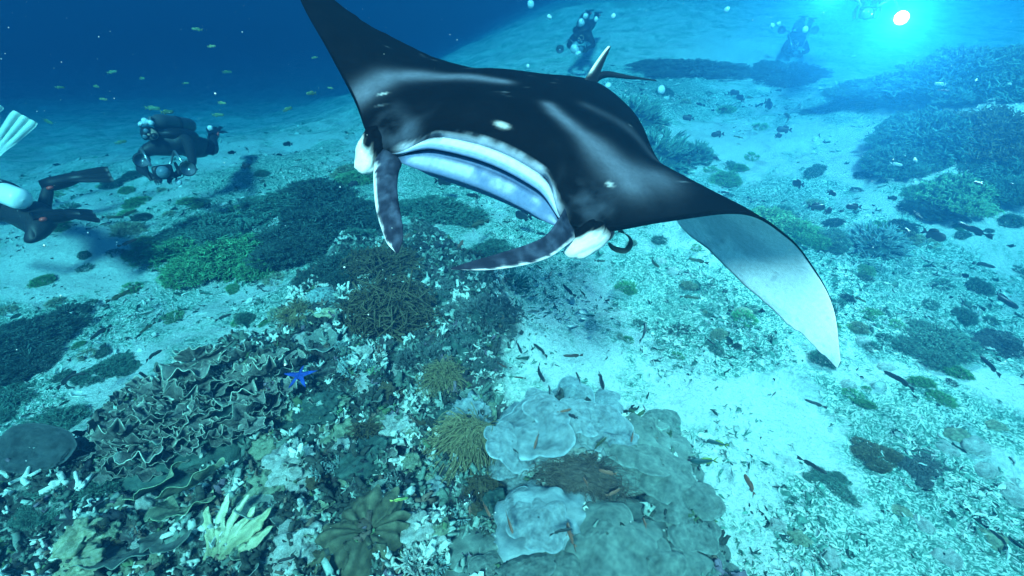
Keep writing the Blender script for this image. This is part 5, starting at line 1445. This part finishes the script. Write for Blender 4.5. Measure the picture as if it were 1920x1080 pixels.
def camera_rig(label, c, f, w=.30, arms=(), lamp=False, port=True):
    """housing with dome port, handles, and jointed arms ending in strobes or lamps. arms: end points in world space"""
    c = np.array(c); f = unit(f); up = unit(np.array([0, 0, 1.0]) - f * f[2]); sd_ = np.cross(f, up)
    root = empty("dive_camera", c, label, "camera")
    V, F = box(0, 0, 0, w * .62, w * .42, w * .45, .2)
    link("housing", mesh("housing", V[:, :1] * sd_ + V[:, 1:2] * f + V[:, 2:] * up, F), MAT_BLACK, root)
    B, BF = ball(12, 18)
    dm = link("port", mesh("port", *tube(np.array([f * w * .18, f * w * .36, f * w * .44]), np.array([.20, .23, .25]) * w, 18)), MAT_BLACK, root)
    link("dome", mesh("dome", (f * w * .42 + B * .22 * w).reshape(-1, 3), [tuple(q) for q in BF]), MAT_GLASS, dm)
    for s in (-1, 1):
        link("handle", mesh("handle", *tube(np.array([sd_ * s * w * .42 + up * w * .26, sd_ * s * w * .47, sd_ * s * w * .42 - up * w * .24]), np.array([.03, .05, .04]) * w * 1.4, 8)), MAT_BLACK, root)
    for e in arms:
        e = np.array(e) - c; st = up * w * .25 + sd_ * (w * .3 if e @ sd_ > 0 else -w * .3); md = (st + e) / 2 + up * .16
        a = link("arm", mesh("arm", *tube(np.array([st, st * .5 + md * .5, md]), np.array([.016, .011, .016]), 8)), MAT_SILVER, root)
        a2 = link("arm", mesh("arm", *tube(np.array([md, md * .5 + e * .5, e]), np.array([.016, .011, .014]), 8)), MAT_SILVER, root)
        hd = link("lamp_head" if lamp else "strobe", mesh("lamp_head", *tube(np.array([e - f * .12, e - f * .10, e + f * .02, e + f * .05]), np.array([.03, .05, .06, .085]), 16)), MAT_BLACK, root)
        link("lens", mesh("lens", *tube(np.array([e + f * .045, e + f * .056]), np.array([.08, .072]), 16)), LAMP_ON if lamp else MAT_SILVER, hd)
        if lamp:
            ld = bpy.data.lights.new("lamp_light", 'SPOT'); ld.energy = LAMP_W * (1.0 if e @ sd_ * (1 if f[1] < 0 else -1) < 0 else .45); ld.shadow_soft_size = .06; ld.spot_size = math.radians(100); ld.spot_blend = 1.0; ld.color = (.85, .95, .86)
            lo = bpy.data.objects.new("lamp_light", ld); COL.objects.link(lo); lo.parent = root; lo.location = e + f * .08; lo.rotation_euler = Vector(-f).to_track_quat('Z', 'Y').to_euler()
    return root
LAMP_W = 1600.0
LAMP_ON, _nt, _b = new_mat("lit_lamp_lens")
_b.inputs['Emission Color'].default_value = (.7, 1, 1, 1); _b.inputs['Emission Strength'].default_value = 60.0; _b.inputs['Base Color'].default_value = (.8, .8, .8, 1)
camera_rig("black dive camera with silver strobe arms held by the leaning diver", P(306, 322, 5.75), P(306, 322, 5.0) - P(306, 316, 5.75), .32,
           [P(266, 300, 5.75), P(352, 316, 5.7)])
camera_rig("dive camera with two glaring video lamps lit in the haze", P(1626, 24, 6.55), np.array([0, 0, 2.2]) - P(1626, 20, 6.55), .30, [P(1690, 33, 6.45), P(1560, -16, 6.6)], True)
camera_rig("faint dive camera with long silver arms over the far sand channel", P(1492, 100, 11.3), np.array([0, 0, 2.2]) - P(1492, 100, 11.3), .28, [P(1466, 56, 11.3), P(1528, 56, 11.3)])
camera_rig("hazy dive camera held by the diver behind the manta's dorsal fin", P(1089, 92, 10.8), np.array([0, 0, 2.2]) - P(1089, 92, 10.8), .28, [P(1050, 92, 10.75)])
# bubbles and drifting specks
def build_bubbles():
    m, nt, b = new_mat("air_bubble"); b.inputs['Base Color'].default_value = (.82, .92, .95, 1); b.inputs['Roughness'].default_value = .15
    co = nt.nodes.new('ShaderNodeTexCoord').outputs['Object']; f = noise_n(nt, co, 3, 2)
    nt.links.new(mixc(nt, f, (.35, .5, .56), (.6, .68, .7)), b.inputs['Base Color'])
    B, BF = ball(10, 14); d = 1 + .12 * vnoise(B[..., 0] * 1.5, B[..., 1] * 1.5, B[..., 2] * 1.5, 3)
    me = mesh("bubble", (B * d[..., None] * np.array([1, 1, .8])).reshape(-1, 3), [tuple(q) for q in BF]); me.materials.append(m)
    for (px, py, r, dd) in [(1363, 18, 6, 7), (1510, 55, 6, 7), (990, 124, 4, 6), (1078, 92, 9, 8.3), (1084, 100, 6, 8.3), (995, 8, 7, 8.5), (1090, 42, 7, 8.7), (1118, 36, 5, 8.7), (1098, 30, 5, 8.7), (1030, 32, 5, 6.7), (1240, 168, 8, 6.5), (1140, 160, 6, 6.5),
                            (272, 228, 7, 6.0), (283, 230, 6, 6.0), (264, 232, 5, 6.0), (394, 240, 5, 6.2), (1448, 48, 5, 7.5), (1460, 44, 4, 7.5), (335, 342, 6, 5.8), (1150, 30, 5, 6.5)]:
        tag(link("air_bubble", me, None, None, P(px, py, dd), (px, py, 0), r / 960 * dd), *(lambda w: ("pale air bubble " + w, "bubble", "air bubbles " + w))("by the leaning diver" if px < 700 else "above the far sand channel" if px > 1300 else "behind the manta's tail"))
build_bubbles()

def build_marine_snow():
    rs = np.random.default_rng(3); n = 2600
    c = np.stack([rs.uniform(-6, 6, n), rs.uniform(.6, 9, n), rs.uniform(.35, 3.4, n)], -1)
    c = c[np.linalg.norm(c - np.array([0, 0, CAMZ]), axis=1) > .7]; n = len(c)
    o8 = np.array([(1, 0, 0), (-1, 0, 0), (0, 1, 0), (0, -1, 0), (0, 0, 1), (0, 0, -1)], float)
    f8 = np.array([(0, 2, 4), (2, 1, 4), (1, 3, 4), (3, 0, 4), (2, 0, 5), (1, 2, 5), (3, 1, 5), (0, 3, 5)])
    sz = np.minimum(rs.lognormal(math.log(.0016), .45, n), .005)
    V = c[:, None] + o8[None] * sz[:, None, None] * rs.uniform(.6, 1.5, (n, 6, 1))
    F = (f8[None] + (np.arange(n) * 6)[:, None, None]).reshape(-1, 3)
    o = link("marine_snow", mesh("marine_snow", V.reshape(-1, 3), F), plain_mat("drifting_specks", (.55, .58, .55), .8))
    tag(o, "tiny pale specks drifting in the water", "particles", kind='stuff')
build_marine_snow()
# ------------------------------------------------------------------ the water itself
def build_haze():
    V, F = box(0, 40, 1.75, 190, 130, 7.5, 0.0)
    V = np.array([(x, y, z) for x in (-100, 100) for y in (-12, 112) for z in (-4.6, 5.6)], float)
    F = [(0, 1, 3, 2), (4, 6, 7, 5), (0, 4, 5, 1), (2, 3, 7, 6), (0, 2, 6, 4), (1, 5, 7, 3)]
    m = bpy.data.materials.new("sea_water_haze"); m.use_nodes = True
    nt = m.node_tree; nt.nodes.clear()
    out = nt.nodes.new('ShaderNodeOutputMaterial'); v = nt.nodes.new('ShaderNodeVolumePrincipled')
    v.inputs['Color'].default_value = (0.005, 0.036, 0.080, 1)
    v.inputs['Absorption Color'].default_value = (0.0, 0.33, 0.482, 1)
    v.inputs['Density'].default_value = HAZE
    v.inputs['Anisotropy'].default_value = 0.35
    nt.links.new(v.outputs[0], out.inputs['Volume'])
    o = link("haze", mesh("haze", V, F, None, False), m)
    tag(o, "blue sea water haze filling the whole scene", "haze", kind='stuff')
HAZE = 0.24
build_haze()
